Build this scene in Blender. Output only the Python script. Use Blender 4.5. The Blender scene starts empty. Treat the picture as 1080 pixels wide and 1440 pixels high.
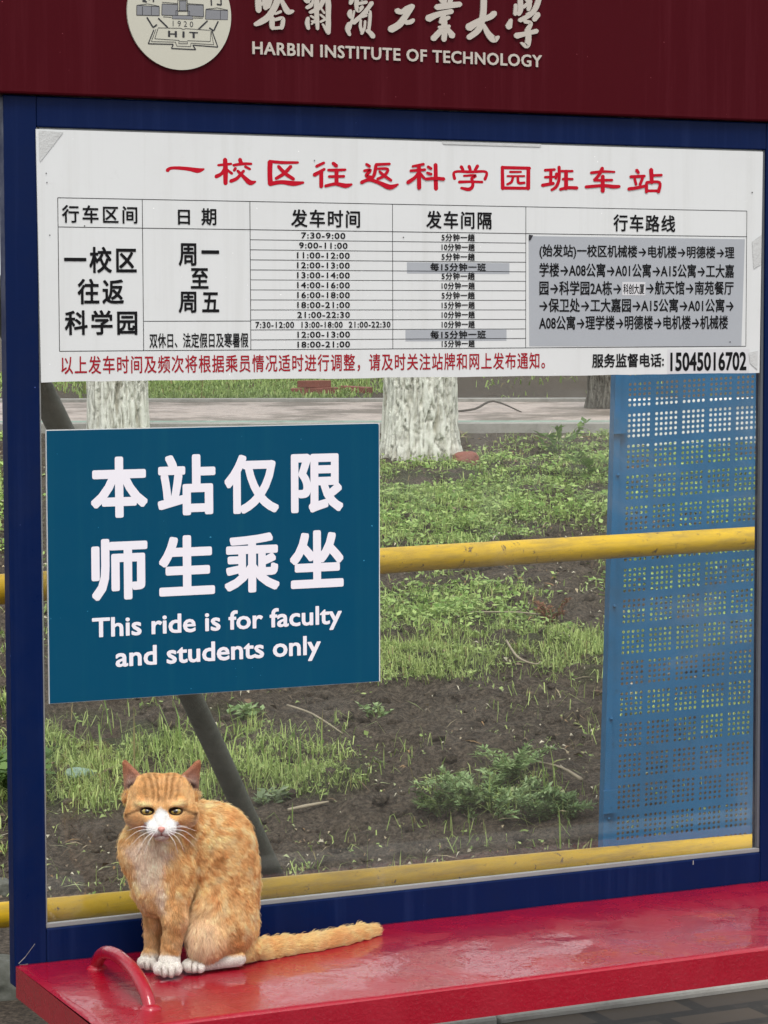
import bpy, bmesh, math, random
import numpy as np
from mathutils import Vector, Matrix

# ------------------------------------------------------------------ camera, world, sun, exposure
scn = bpy.context.scene
COL = scn.collection
F = 3600.0                                  # focal length in photograph pixels (1080 x 1440)
CAM = np.array([0.0, -4.23, 1.51])
YAW, PIT, ROL = math.radians(25.257), math.radians(4.205), math.radians(-0.152)
fw = np.array([math.sin(YAW)*math.cos(PIT), math.cos(YAW)*math.cos(PIT), -math.sin(PIT)])
_r = np.cross(fw, [0, 0, 1.0]); _r /= np.linalg.norm(_r); _u = np.cross(_r, fw)
rt = math.cos(ROL)*_r + math.sin(ROL)*_u
up = -math.sin(ROL)*_r + math.cos(ROL)*_u
cam = bpy.data.cameras.new('camera'); camo = bpy.data.objects.new('camera', cam); COL.objects.link(camo)
cam.sensor_fit = 'VERTICAL'; cam.sensor_height = 36; cam.lens = F/1440*36
cam.clip_start = .05; cam.clip_end = 2000
camo.matrix_world = Matrix(((rt[0], up[0], -fw[0], CAM[0]), (rt[1], up[1], -fw[1], CAM[1]), (rt[2], up[2], -fw[2], CAM[2]), (0, 0, 0, 1)))
scn.camera = camo
scn.view_settings.view_transform = 'Standard'; scn.view_settings.look = 'None'
scn.view_settings.exposure = 0.95; scn.view_settings.gamma = 1
SUN_EL, SUN_AZ = math.radians(61), math.radians(200)      # azimuth clockwise from +Y (north)
w = bpy.data.worlds.new('World'); scn.world = w; w.use_nodes = True
nt = w.node_tree; nt.nodes.clear()
sky = nt.nodes.new('ShaderNodeTexSky'); sky.sky_type = 'NISHITA'; sky.sun_disc = False
sky.sun_elevation = SUN_EL; sky.sun_rotation = SUN_AZ; sky.dust_density = 3; sky.air_density = 1
hs = nt.nodes.new('ShaderNodeHueSaturation'); hs.inputs['Saturation'].default_value = .22
bg = nt.nodes.new('ShaderNodeBackground'); bg.inputs['Strength'].default_value = .12
wo = nt.nodes.new('ShaderNodeOutputWorld')
# thin overcast: a bright veil of cloud with soft darker patches laid over the clear sky
tcw = nt.nodes.new('ShaderNodeTexCoord'); cn = nt.nodes.new('ShaderNodeTexNoise'); cn.inputs['Scale'].default_value = 2.6; cn.inputs['Detail'].default_value = 6
cr_ = nt.nodes.new('ShaderNodeValToRGB'); cr_.color_ramp.elements[0].position = .3; cr_.color_ramp.elements[0].color = (.55, .57, .60, 1); cr_.color_ramp.elements[1].position = .7; cr_.color_ramp.elements[1].color = (1, 1, 1, 1)
vm = nt.nodes.new('ShaderNodeVectorMath'); vm.operation = 'SCALE'; vm.inputs['Scale'].default_value = 6.5
mxw = nt.nodes.new('ShaderNodeMix'); mxw.data_type = 'RGBA'; mxw.inputs[0].default_value = .62
nt.links.new(tcw.outputs['Generated'], cn.inputs['Vector']); nt.links.new(cn.outputs['Fac'], cr_.inputs[0]); nt.links.new(cr_.outputs[0], vm.inputs[0])
nt.links.new(sky.outputs[0], hs.inputs['Color']); nt.links.new(hs.outputs[0], mxw.inputs[6]); nt.links.new(vm.outputs[0], mxw.inputs[7]); nt.links.new(mxw.outputs[2], bg.inputs[0]); nt.links.new(bg.outputs[0], wo.inputs[0])
sl = bpy.data.lights.new('sun', 'SUN'); sl.energy = 1.2; sl.angle = math.radians(22); sl.color = (1, .965, .91)
so = bpy.data.objects.new('sun', sl); COL.objects.link(so)
sd = Vector((math.sin(SUN_AZ)*math.cos(SUN_EL), math.cos(SUN_AZ)*math.cos(SUN_EL), math.sin(SUN_EL)))
so.rotation_euler = sd.to_track_quat('Z', 'Y').to_euler(); so.location = (0, -3, 6)

# ------------------------------------------------------------------ helpers
rng = np.random.default_rng(7); random.seed(7)
def U(px, py, Z):                                   # point seen at a photograph pixel, Z metres deep
    return CAM + fw*Z + rt*(px-540)/F*Z - up*(py-720)/F*Z
def W(px, py, y0=0.0):                              # point on the vertical plane y = y0
    d = fw + rt*(px-540)/F - up*(py-720)/F
    return CAM + d*((y0-CAM[1])/d[1])
def H(px, py, z0):                                  # point on the level plane z = z0
    d = fw + rt*(px-540)/F - up*(py-720)/F
    return CAM + d*((z0-CAM[2])/d[2])
def PX(P):                                          # world -> photograph pixel
    q = np.asarray(P)-CAM; z = q@fw
    return 540+F*(q@rt)/z, 720-F*(q@up)/z, z
def _h(i, j, k, s):
    n = (i*374761393 + j*668265263 + k*2147483647 + s*1274126177) & 0xffffffff
    n = ((n ^ (n >> 13))*1274126177) & 0xffffffff
    n = ((n ^ (n >> 16))*2246822519) & 0xffffffff
    return ((n ^ (n >> 15)) & 0xffffff)/float(0xffffff)
def vnoise(p, s=0):                                 # value noise, p (N,3)
    p = np.asarray(p, float); b = np.floor(p).astype(np.int64); f = p-b; f = f*f*(3-2*f); o = 0
    for di in (0, 1):
        for dj in (0, 1):
            for dk in (0, 1):
                wt = (f[:, 0] if di else 1-f[:, 0])*(f[:, 1] if dj else 1-f[:, 1])*(f[:, 2] if dk else 1-f[:, 2])
                o = o + wt*_h(b[:, 0]+di, b[:, 1]+dj, b[:, 2]+dk, s)
    return o
def fbm(p, oc=4, s=0):
    o = 0; a = .5; t = 0; p = np.asarray(p, float)
    for i in range(oc):
        o = o + a*vnoise(p*(2**i)+i*17.3, s+i); t += a; a *= .5
    return o/t
def ss(a, b, x):
    t = np.clip((x-a)/(b-a), 0, 1); return t*t*(3-2*t)

def link(o, parent=None):
    COL.objects.link(o)
    if parent is not None: o.parent = parent
    return o
def tag(o, label=None, cat=None, group=None, kind=None):
    for k, v in (('label', label), ('category', cat), ('group', group), ('kind', kind)):
        if v: o[k] = v
    return o
def empty(name, label, cat, loc=(0, 0, 0), group=None):
    o = bpy.data.objects.new(name, None); o.empty_display_size = .1; link(o); o.location = loc
    return tag(o, label, cat, group)
def pydata(name, v, f, m, parent=None, smooth=False, col=None):
    me = bpy.data.meshes.new(name)
    v = np.asarray(v, float)
    if parent is not None: v = v-np.array(parent_loc(parent))
    me.from_pydata([tuple(a) for a in v], [], [tuple(int(i) for i in a) for a in f]); me.update()
    if smooth: me.polygons.foreach_set('use_smooth', [True]*len(me.polygons))
    if col is not None: setcol(me, col)
    me.materials.append(m)
    o = bpy.data.objects.new(name, me); link(o, parent); return o
def fast(name, v, idx, sizes, m, parent=None, smooth=False, col=None):   # big meshes straight from arrays
    me = bpy.data.meshes.new(name); v = np.asarray(v, np.float32)
    if parent is not None: v = v-np.array(parent_loc(parent), np.float32)
    me.vertices.add(len(v)); me.vertices.foreach_set('co', v.ravel())
    idx = np.asarray(idx, np.int32).ravel(); sizes = np.asarray(sizes, np.int32)
    me.loops.add(len(idx)); me.loops.foreach_set('vertex_index', idx)
    st = np.concatenate([[0], np.cumsum(sizes)[:-1]]).astype(np.int32)
    me.polygons.add(len(sizes)); me.polygons.foreach_set('loop_start', st)
    me.update(calc_edges=True); me.validate()
    if smooth: me.polygons.foreach_set('use_smooth', [True]*len(me.polygons))
    if col is not None: setcol(me, col)
    me.materials.append(m); o = bpy.data.objects.new(name, me); link(o, parent); return o
def setcol(me, col):
    a = me.attributes.new('Col', 'FLOAT_COLOR', 'POINT'); col = np.asarray(col, np.float32)
    if col.shape[1] == 3: col = np.concatenate([col, np.ones((len(col), 1), np.float32)], 1)
    a.data.foreach_set('color', col.ravel())
def parent_loc(p):
    L = Vector((0, 0, 0))
    while p is not None: L = L+p.location; p = p.parent
    return L
def from_bm(name, bm, m, parent=None, smooth=False):
    me = bpy.data.meshes.new(name)
    if parent is not None: bmesh.ops.translate(bm, verts=bm.verts, vec=-Vector(parent_loc(parent)))
    bmesh.ops.recalc_face_normals(bm, faces=bm.faces)
    bm.to_mesh(me); bm.free(); me.materials.append(m)
    if smooth: me.polygons.foreach_set('use_smooth', [True]*len(me.polygons))
    o = bpy.data.objects.new(name, me); return link(o, parent)
def add_box(bm, x0, x1, y0, y1, z0, z1, bev=0, seg=2):
    b2 = bmesh.new(); bmesh.ops.create_cube(b2, size=1)
    for v in b2.verts: v.co = Vector((x0+(v.co.x+.5)*(x1-x0), y0+(v.co.y+.5)*(y1-y0), z0+(v.co.z+.5)*(z1-z0)))
    if bev: bmesh.ops.bevel(b2, geom=b2.edges[:], offset=bev, segments=seg, affect='EDGES', profile=.5)
    t = bpy.data.meshes.new('t'); b2.to_mesh(t); b2.free(); bm.from_mesh(t); bpy.data.meshes.remove(t)
def box(name, m, parent, x0, x1, y0, y1, z0, z1, bev=0):
    bm = bmesh.new(); add_box(bm, x0, x1, y0, y1, z0, z1, bev); return from_bm(name, bm, m, parent)
def tube_arrays(pts, rad, n=16, cap=True, sub=1, jit=0):
    P = np.array(pts, float); R = np.array(rad if hasattr(rad, '__len__') else [rad]*len(P), float)
    if sub > 1:
        t = np.linspace(0, len(P)-1, (len(P)-1)*sub+1); Q = []
        for a in t:
            i = min(int(a), len(P)-2); u = a-i
            p0 = P[max(i-1, 0)]; p1 = P[i]; p2 = P[i+1]; p3 = P[min(i+2, len(P)-1)]
            Q.append(.5*((2*p1)+(-p0+p2)*u+(2*p0-5*p1+4*p2-p3)*u*u+(-p0+3*p1-3*p2+p3)*u**3))
        R = np.interp(t, np.arange(len(P)), R); P = np.array(Q)
    T = np.gradient(P, axis=0); T /= np.linalg.norm(T, axis=1)[:, None]
    ref = np.array([0, 0, 1.0]) if abs(T[0][2]) < .9 else np.array([1.0, 0, 0])
    V = []; Fc = []
    a = np.linspace(0, 2*np.pi, n, endpoint=False)
    s = np.cross(T[0], ref); s /= np.linalg.norm(s)
    for i in range(len(P)):
        s = s-T[i]*(s@T[i]); s /= np.linalg.norm(s); b = np.cross(T[i], s)
        V.append(P[i]+R[i]*(np.cos(a)[:, None]*s+np.sin(a)[:, None]*b))
    V = np.concatenate(V)
    for i in range(len(P)-1):
        for j in range(n):
            k = (j+1) % n; Fc.append((i*n+j, i*n+k, (i+1)*n+k, (i+1)*n+j))
    if cap: Fc += [tuple(range(n-1, -1, -1)), tuple(range((len(P)-1)*n, len(P)*n))]
    return V, Fc
def tube(name, m, parent, pts, rad, n=16, sub=1):
    V, Fc = tube_arrays(pts, rad, n, True, sub); return pydata(name, V, Fc, m, parent, True)

# ------------------------------------------------------------------ materials
class NT:
    def __init__(s, name):
        s.m = bpy.data.materials.new(name); s.m.use_nodes = True; s.t = s.m.node_tree
        s.b = s.t.nodes['Principled BSDF']; s.out = s.t.nodes['Material Output']
    def n(s, typ, **k):
        x = s.t.nodes.new(typ)
        for a, v in k.items():
            if a in x.inputs: x.inputs[a].default_value = v
            else: setattr(x, a, v)
        return x
    def l(s, a, b): s.t.links.new(a, b)
    def co(s, scale=(1, 1, 1)):
        tc = s.n('ShaderNodeTexCoord'); mp = s.n('ShaderNodeMapping'); mp.inputs['Scale'].default_value = scale
        s.l(tc.outputs['Object'], mp.inputs[0]); return mp.outputs[0]
    def noise(s, sc, det=4, rough=.6, vec=None, dist=0):
        x = s.n('ShaderNodeTexNoise'); x.inputs['Scale'].default_value = sc; x.inputs['Detail'].default_value = det
        x.inputs['Roughness'].default_value = rough; x.inputs['Distortion'].default_value = dist
        s.l(vec if vec is not None else s.co(), x.inputs['Vector']); return x.outputs['Fac']
    def ramp(s, fac, stops):
        x = s.n('ShaderNodeValToRGB'); e = x.color_ramp.elements
        while len(e) < len(stops): e.new(.5)
        for i, (p, c) in enumerate(stops): e[i].position = p; e[i].color = (*c, 1) if len(c) == 3 else c
        s.l(fac, x.inputs[0]); return x.outputs[0]
    def mix(s, f, a, b, mode='MIX'):
        x = s.n('ShaderNodeMix', data_type='RGBA', blend_type=mode)
        for v, i in ((f, 0), (a, 6), (b, 7)):
            if hasattr(v, 'is_linked'): s.l(v, x.inputs[i])
            else: x.inputs[i].default_value = (*v, 1) if isinstance(v, tuple) else v
        return x.outputs[2]
    def bump(s, h, st=.3, d=.002):
        x = s.n('ShaderNodeBump'); x.inputs['Strength'].default_value = st; x.inputs['Distance'].default_value = d
        s.l(h, x.inputs['Height']); s.l(x.outputs[0], s.b.inputs['Normal'])
    def set(s, **k):
        for a, v in k.items():
            i = s.b.inputs[a.replace('_', ' ')]
            if hasattr(v, 'is_linked'): s.l(v, i)
            else: i.default_value = (*v, 1) if isinstance(v, tuple) and len(v) == 3 else v
        return s
def paint(name, c, rough=.35, dirt=.35, dirtc=(.05, .045, .035), sc=9, bump=.05, spec=.5, coat=0, streak=None):
    x = NT(name); f = x.ramp(x.noise(sc, 8, .7), [(.45, (0, 0, 0)), (.8, (dirt,)*3)])
    g = x.ramp(x.noise(sc*14, 3, .7), [(.62, (0, 0, 0)), (.75, (dirt*.6,)*3)])
    c1 = x.mix(f, c, dirtc); c2 = x.mix(g, c1, dirtc)
    if streak:                                       # faint rain streaks, dust and chips of the paint itself
        c2 = x.mix(x.ramp(x.noise(30, 5, .7, x.co((1, 1, .035))), [(.5, (0, 0, 0)), (.8, (.75,)*3)]), c2, streak)
        c2 = x.mix(x.ramp(x.noise(130, 2, .5), [(.77, (0, 0, 0)), (.79, (.7,)*3)]), c2, tuple(min(1, 4*v+.05) for v in streak))
    rr = x.ramp(x.noise(sc*2, 5, .7), [(.3, (rough*.7,)*3), (.7, (min(1, rough*1.5),)*3)])
    x.set(Base_Color=c2, Roughness=rr, Specular_IOR_Level=spec, Coat_Weight=coat)
    x.bump(x.noise(sc*6, 4, .6), bump, .004); return x.m
M = {}
M['blue'] = paint('blue_gloss_paint', (.0010, .0088, .054), .36, .22, (.012, .016, .03), 7, .06, .10, 0, (.010, .022, .085))
M['blue_side'] = M['blue']
M['maroon'] = paint('maroon_paint', (.058, .0032, .0068), .45, .12, (.03, .006, .01), 3, .03, .05, 0, (.085, .010, .016))
M['steel_trim'] = paint('aluminium_bead', (.24, .25, .25), .4, .5, (.12, .11, .1), 14, .1)
M['seal'] = paint('grey_seal', (.09, .10, .115), .5, .4)
M['white_print'] = paint('white_print_board', (.66, .675, .675), .42, .14, (.40, .40, .38), 4, .02, .2, 0, (.58, .59, .58))
M['black_ink'] = NT('black_ink').set(Base_Color=(.008, .008, .009), Roughness=.5, Specular_IOR_Level=.1).m
M['red_ink'] = NT('red_ink').set(Base_Color=(.46, .006, .020), Roughness=.5, Specular_IOR_Level=.1).m
M['darkred_ink'] = NT('dark_red_ink').set(Base_Color=(.33, .012, .022), Roughness=.5, Specular_IOR_Level=.1).m
M['grey_patch'] = paint('grey_sticker', (.37, .39, .42), .42, .18, (.25, .27, .29), 10, .02)
M['patch_white'] = paint('pale_sticker', (.60, .60, .62), .42, .15, (.4, .4, .42), 10, .02)
M['tape'] = paint('old_clear_tape', (.53, .54, .535), .3, .35, (.36, .36, .35), 30, .3, .3)
M['teal'] = paint('deep_teal_board', (.0004, .060, .124), .45, .10, (.01, .08, .13), 5, .015, .10, 0, (.004, .075, .13))
M['white_vinyl'] = NT('white_vinyl').set(Base_Color=(.80, .78, .84), Roughness=.5).m
M['board_core'] = NT('pale_board_core').set(Base_Color=(.6, .62, .62), Roughness=.6).m
M['cream_sign'] = NT('cream_lettering').set(Base_Color=(.47, .43, .38), Roughness=.5).m
M['cream_disc'] = paint('cream_emblem_plate', (.50, .49, .41), .5, .08, (.3, .29, .25), 12, .02)
M['emblem_ink'] = NT('emblem_ink').set(Base_Color=(.015, .015, .02), Roughness=.5).m
M['emblem_grey'] = NT('emblem_grey').set(Base_Color=(.20, .205, .22), Roughness=.5).m
def bench_paint():
    x = NT('wet_crimson_gloss_paint')
    f = x.ramp(x.noise(5, 6, .65), [(.42, (0, 0, 0)), (.75, (.5, .5, .5))])
    c = x.mix(f, (.33, .002, .017), (.23, .0015, .010))
    chip = x.ramp(x.noise(55, 4, .75), [(.70, (0, 0, 0)), (.74, (.8, .8, .8))])
    c = x.mix(chip, c, (.16, .03, .03))
    wet = x.ramp(x.noise(9, 5, .6, dist=.6), [(.42, (.10,)*3), (.60, (.42,)*3)])
    cr = x.ramp(x.noise(8, 6, .65, None, .8), [(.47, (.025,)*3), (.57, (.26,)*3)]); x.set(Base_Color=c, Roughness=wet, Specular_IOR_Level=.25, Coat_Weight=.8, Coat_Roughness=cr)
    a = x.noise(130, 5, .7); b = x.noise(22, 3, .5)
    ad = x.n('ShaderNodeMath', operation='ADD'); x.l(a, ad.inputs[0]); x.l(b, ad.inputs[1])
    x.bump(ad.outputs[0], .30, .006); 
    # the film of rain lies almost level, with fine ripples and beads
    bd = x.ramp(x.noise(190, 3, .6), [(.60, (0, 0, 0)), (.70, (1, 1, 1))]); sm_ = x.n('ShaderNodeMath', operation='ADD'); x.l(bd, sm_.inputs[0]); x.l(x.noise(30, 3, .55), sm_.inputs[1])
    b2 = x.n('ShaderNodeBump'); b2.inputs['Strength'].default_value = .30; b2.inputs['Distance'].default_value = .0022; x.l(sm_.outputs[0], b2.inputs['Height'])
    x.l(b2.outputs[0], x.b.inputs['Coat Normal']); return x.m
M['bench'] = bench_paint()
def yellow():
    x = NT('weathered_yellow_paint')
    v = x.co((1.2, 1.2, 10))
    f = x.ramp(x.noise(6, 6, .7, v), [(.44, (0, 0, 0)), (.66, (.8, .8, .8))])
    g = x.ramp(x.noise(38, 5, .75), [(.61, (0, 0, 0)), (.66, (1, 1, 1))])
    c = x.mix(f, (.72, .45, .006), (.42, .27, .03)); c = x.mix(g, c, (.10, .065, .03))
    # rain-washed grime clings to the underside
    ge = x.n('ShaderNodeNewGeometry'); sx = x.n('ShaderNodeSeparateXYZ'); x.l(ge.outputs['Normal'], sx.inputs[0])
    x.set(Base_Color=c, Roughness=.42); x.bump(x.noise(60, 4), .25, .003); return x.m
M['yellow'] = yellow()
M['brace'] = paint('dull_dark_steel', (.085, .088, .072), .6, .6, (.04, .045, .03), 20, .3)
M['panel'] = paint('blue_perforated_sheet', (.010, .125, .285), .5, .75, (.018, .06, .105), 2.6, .08, .3)
def glass():
    x = NT('dusty_window_glass'); t = x.t; t.nodes.remove(x.b)
    tr = x.n('ShaderNodeBsdfTransparent'); tr.inputs[0].default_value = (.965, .975, .965, 1)
    gl = x.n('ShaderNodeBsdfGlossy'); gl.inputs['Roughness'].default_value = .02
    fr = x.n('ShaderNodeFresnel'); fr.inputs['IOR'].default_value = 1.5
    di = x.n('ShaderNodeBsdfDiffuse'); di.inputs[0].default_value = (.6, .6, .56, 1)
    f = x.ramp(x.noise(2.2, 7, .72, None, .7), [(.38, (.012,)*3), (.55, (.032,)*3), (.70, (.11,)*3)])
    m1 = x.n('ShaderNodeMixShader'); m2 = x.n('ShaderNodeMixShader')
    x.l(f, m1.inputs[0]); x.l(tr.outputs[0], m1.inputs[1]); x.l(di.outputs[0], m1.inputs[2])
    x.l(fr.outputs[0], m2.inputs[0]); x.l(m1.outputs[0], m2.inputs[1]); x.l(gl.outputs[0], m2.inputs[2])
    x.l(m2.outputs[0], x.out.inputs[0]); return x.m
M['glass'] = glass()
def attr_mat(name, rough=.7, trans=.0, spec=.3):
    x = NT(name); a = x.n('ShaderNodeAttribute', attribute_name='Col')
    x.set(Base_Color=a.outputs['Color'], Roughness=rough, Specular_IOR_Level=spec)
    if trans:
        tl = x.n('ShaderNodeBsdfTranslucent'); x.l(a.outputs['Color'], tl.inputs[0]); mx = x.n('ShaderNodeMixShader'); mx.inputs[0].default_value = trans
        x.l(x.b.outputs[0], mx.inputs[1]); x.l(tl.outputs[0], mx.inputs[2]); x.l(mx.outputs[0], x.out.inputs[0])
    return x.m
M['leaf'] = attr_mat('green_blades', .5, .3, .4)
M['litter'] = attr_mat('dry_litter', .8)
M['coat'] = attr_mat('short_fur_skin', .9, 0, .1)
def soil():
    x = NT('damp_dark_soil'); a = x.noise(1.3, 5, .6); b = x.noise(24, 8, .75); c0 = x.noise(110, 5, .7); b2 = x.noise(75, 6, .75)
    c = x.ramp(b, [(.3, (.036, .028, .020)), (.5, (.125, .100, .075)), (.72, (.26, .215, .165))])
    c = x.mix(x.ramp(a, [(.4, (0, 0, 0)), (.65, (.6, .6, .6))]), c, (.14, .105, .075))
    gm = x.n('ShaderNodeAttribute', attribute_name='Col')
    c = x.mix(gm.outputs['Fac'], c, (.080, .095, .042))
    c = x.mix(x.ramp(b2, [(.38, (.75,)*3), (.55, (0, 0, 0))]), c, (.018, .014, .011)); c = x.mix(x.ramp(b2, [(.54, (0, 0, 0)), (.68, (.65,)*3)]), c, (.26, .20, .15)); c = x.mix(x.ramp(c0, [(.66, (0, 0, 0)), (.74, (.55, .55, .55))]), c, (.16, .13, .10))
    x.set(Base_Color=c, Roughness=.85, Specular_IOR_Level=.25); x.bump(b, 1, .05); return x.m
M['soil'] = soil()
def bricks(name, c1, c2, mort, sc, w_, h_, rough=.7):
    x = NT(name); v = x.co(); br = x.n('ShaderNodeTexBrick'); x.l(v, br.inputs['Vector'])
    br.inputs['Scale'].default_value = sc; br.inputs['Brick Width'].default_value = w_; br.inputs['Row Height'].default_value = h_
    br.inputs['Mortar Size'].default_value = .02; br.inputs['Color1'].default_value = (*c1, 1); br.inputs['Color2'].default_value = (*c2, 1); br.inputs['Mortar'].default_value = (*mort, 1)
    n = x.noise(30, 6, .75); c = x.mix(x.ramp(n, [(.36, (.32,)*3), (.5, (0, 0, 0))]), br.outputs['Color'], (.06, .05, .042))
    x.set(Base_Color=c, Roughness=rough); x.bump(br.outputs['Fac'], -.5, .006); return x.m
M['paver'] = bricks('grey_brown_pavers', (.060, .044, .030), (.040, .030, .021), (.014, .011, .008), 1, .24, .12)
M['pinkpath'] = bricks('worn_pink_path', (.56, .46, .41), (.50, .41, .365), (.45, .38, .34), 1, .3, .15, .6)
def muddy(m, sc, lo, hi, c):                        # earth trodden over a paved surface
    t = m.node_tree; b = t.nodes['Principled BSDF']; l = b.inputs['Base Color'].links[0]; src = l.from_socket
    n = t.nodes.new('ShaderNodeTexNoise'); n.inputs['Scale'].default_value = sc; n.inputs['Detail'].default_value = 8; n.inputs['Roughness'].default_value = .65
    tc = t.nodes.new('ShaderNodeTexCoord'); t.links.new(tc.outputs['Object'], n.inputs['Vector'])
    r = t.nodes.new('ShaderNodeValToRGB'); r.color_ramp.elements[0].position = lo; r.color_ramp.elements[1].position = hi; t.links.new(n.outputs['Fac'], r.inputs[0])
    x = t.nodes.new('ShaderNodeMix'); x.data_type = 'RGBA'; t.links.new(r.outputs[0], x.inputs[0]); t.links.new(src, x.inputs[6]); x.inputs[7].default_value = (*c, 1); t.links.new(x.outputs[2], b.inputs['Base Color'])
muddy(M['pinkpath'], 1.6, .47, .60, (.17, .135, .105))
M['kerb'] = paint('pale_concrete', (.36, .35, .32), .8, .6, (.10, .09, .075), 9, .3)
M['kerb_green'] = paint('mossy_green_kerb', (.27, .40, .33), .8, .6, (.08, .09, .06), 9, .3)
M['asphalt'] = paint('asphalt', (.05, .05, .05), .8, .3)
def bark(name, cw, cd, lo, hi):
    x = NT(name); v = x.co((1, 1, .55)); a = x.noise(34, 7, .70, v, .5)
    at = x.n('ShaderNodeAttribute', attribute_name='Col')
    c = x.mix(x.ramp(a, [(lo, (1, 1, 1)), (hi, (0, 0, 0))]), cw, cd); c = x.mix(at.outputs['Fac'], c, cd)
    x.set(Base_Color=c, Roughness=.9, Specular_IOR_Level=.2); x.bump(a, .9, .02); return x.m
M['limewash'] = bark('limewashed_bark', (.84, .84, .77), (.42, .40, .33), .25, .37)
M['greybark'] = bark('grey_bark', (.24, .23, .20), (.06, .055, .045), .35, .6)
M['rawbark'] = bark('brown_bark', (.10, .08, .06), (.04, .03, .02), .35, .6)
M['redbrick'] = paint('red_clay_brick', (.26, .085, .06), .85, .5, (.12, .07, .06), 12, .3)
M['twig'] = paint('dry_twig', (.33, .28, .2), .8, .4)
M['darktwig'] = paint('dark_branch', (.06, .05, .04), .8, .4)

# ------------------------------------------------------------------ lettering
def text_arrays(s, off=0.0, shear=0, sp=1):
    c = bpy.data.curves.new('t', 'FONT'); c.body = s; c.size = 1; c.shear = shear; c.space_character = sp; c.resolution_u = 3
    o = bpy.data.objects.new('t', c); COL.objects.link(o)
    dg = bpy.context.evaluated_depsgraph_get(); me = bpy.data.meshes.new_from_object(o.evaluated_get(dg))
    v = np.zeros(len(me.vertices)*3); me.vertices.foreach_get('co', v); v = v.reshape(-1, 3)[:, :2]
    f = [tuple(p.vertices) for p in me.polygons]
    v = np.column_stack([v, 0*v[:, 0]])
    if off:                                          # heavier strokes: slightly shifted layers of the same glyphs
        n0 = len(v); sh_ = [(0, 0)]+[(off*math.copysign(abs(math.cos(t))**.72, math.cos(t)), off*math.copysign(abs(math.sin(t))**.72, math.sin(t))) for t in np.arange(16)*math.pi/8]
        f = [tuple(i+k*n0 for i in a) for k in range(17) for a in f]
        v = np.concatenate([v+[a, b, k*.00001] for k, (a, b) in enumerate(sh_)])
    bpy.data.objects.remove(o); bpy.data.curves.remove(c); bpy.data.meshes.remove(me); return v, f
def place2(v, a, b, w_, h_, x0, z0):
    return np.column_stack([(v[:, 0]-a[0])/max(b[0]-a[0], 1e-6)*w_+x0, (v[:, 1]-a[1])/max(b[1]-a[1], 1e-6)*h_+z0, v[:, 2]])
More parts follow.
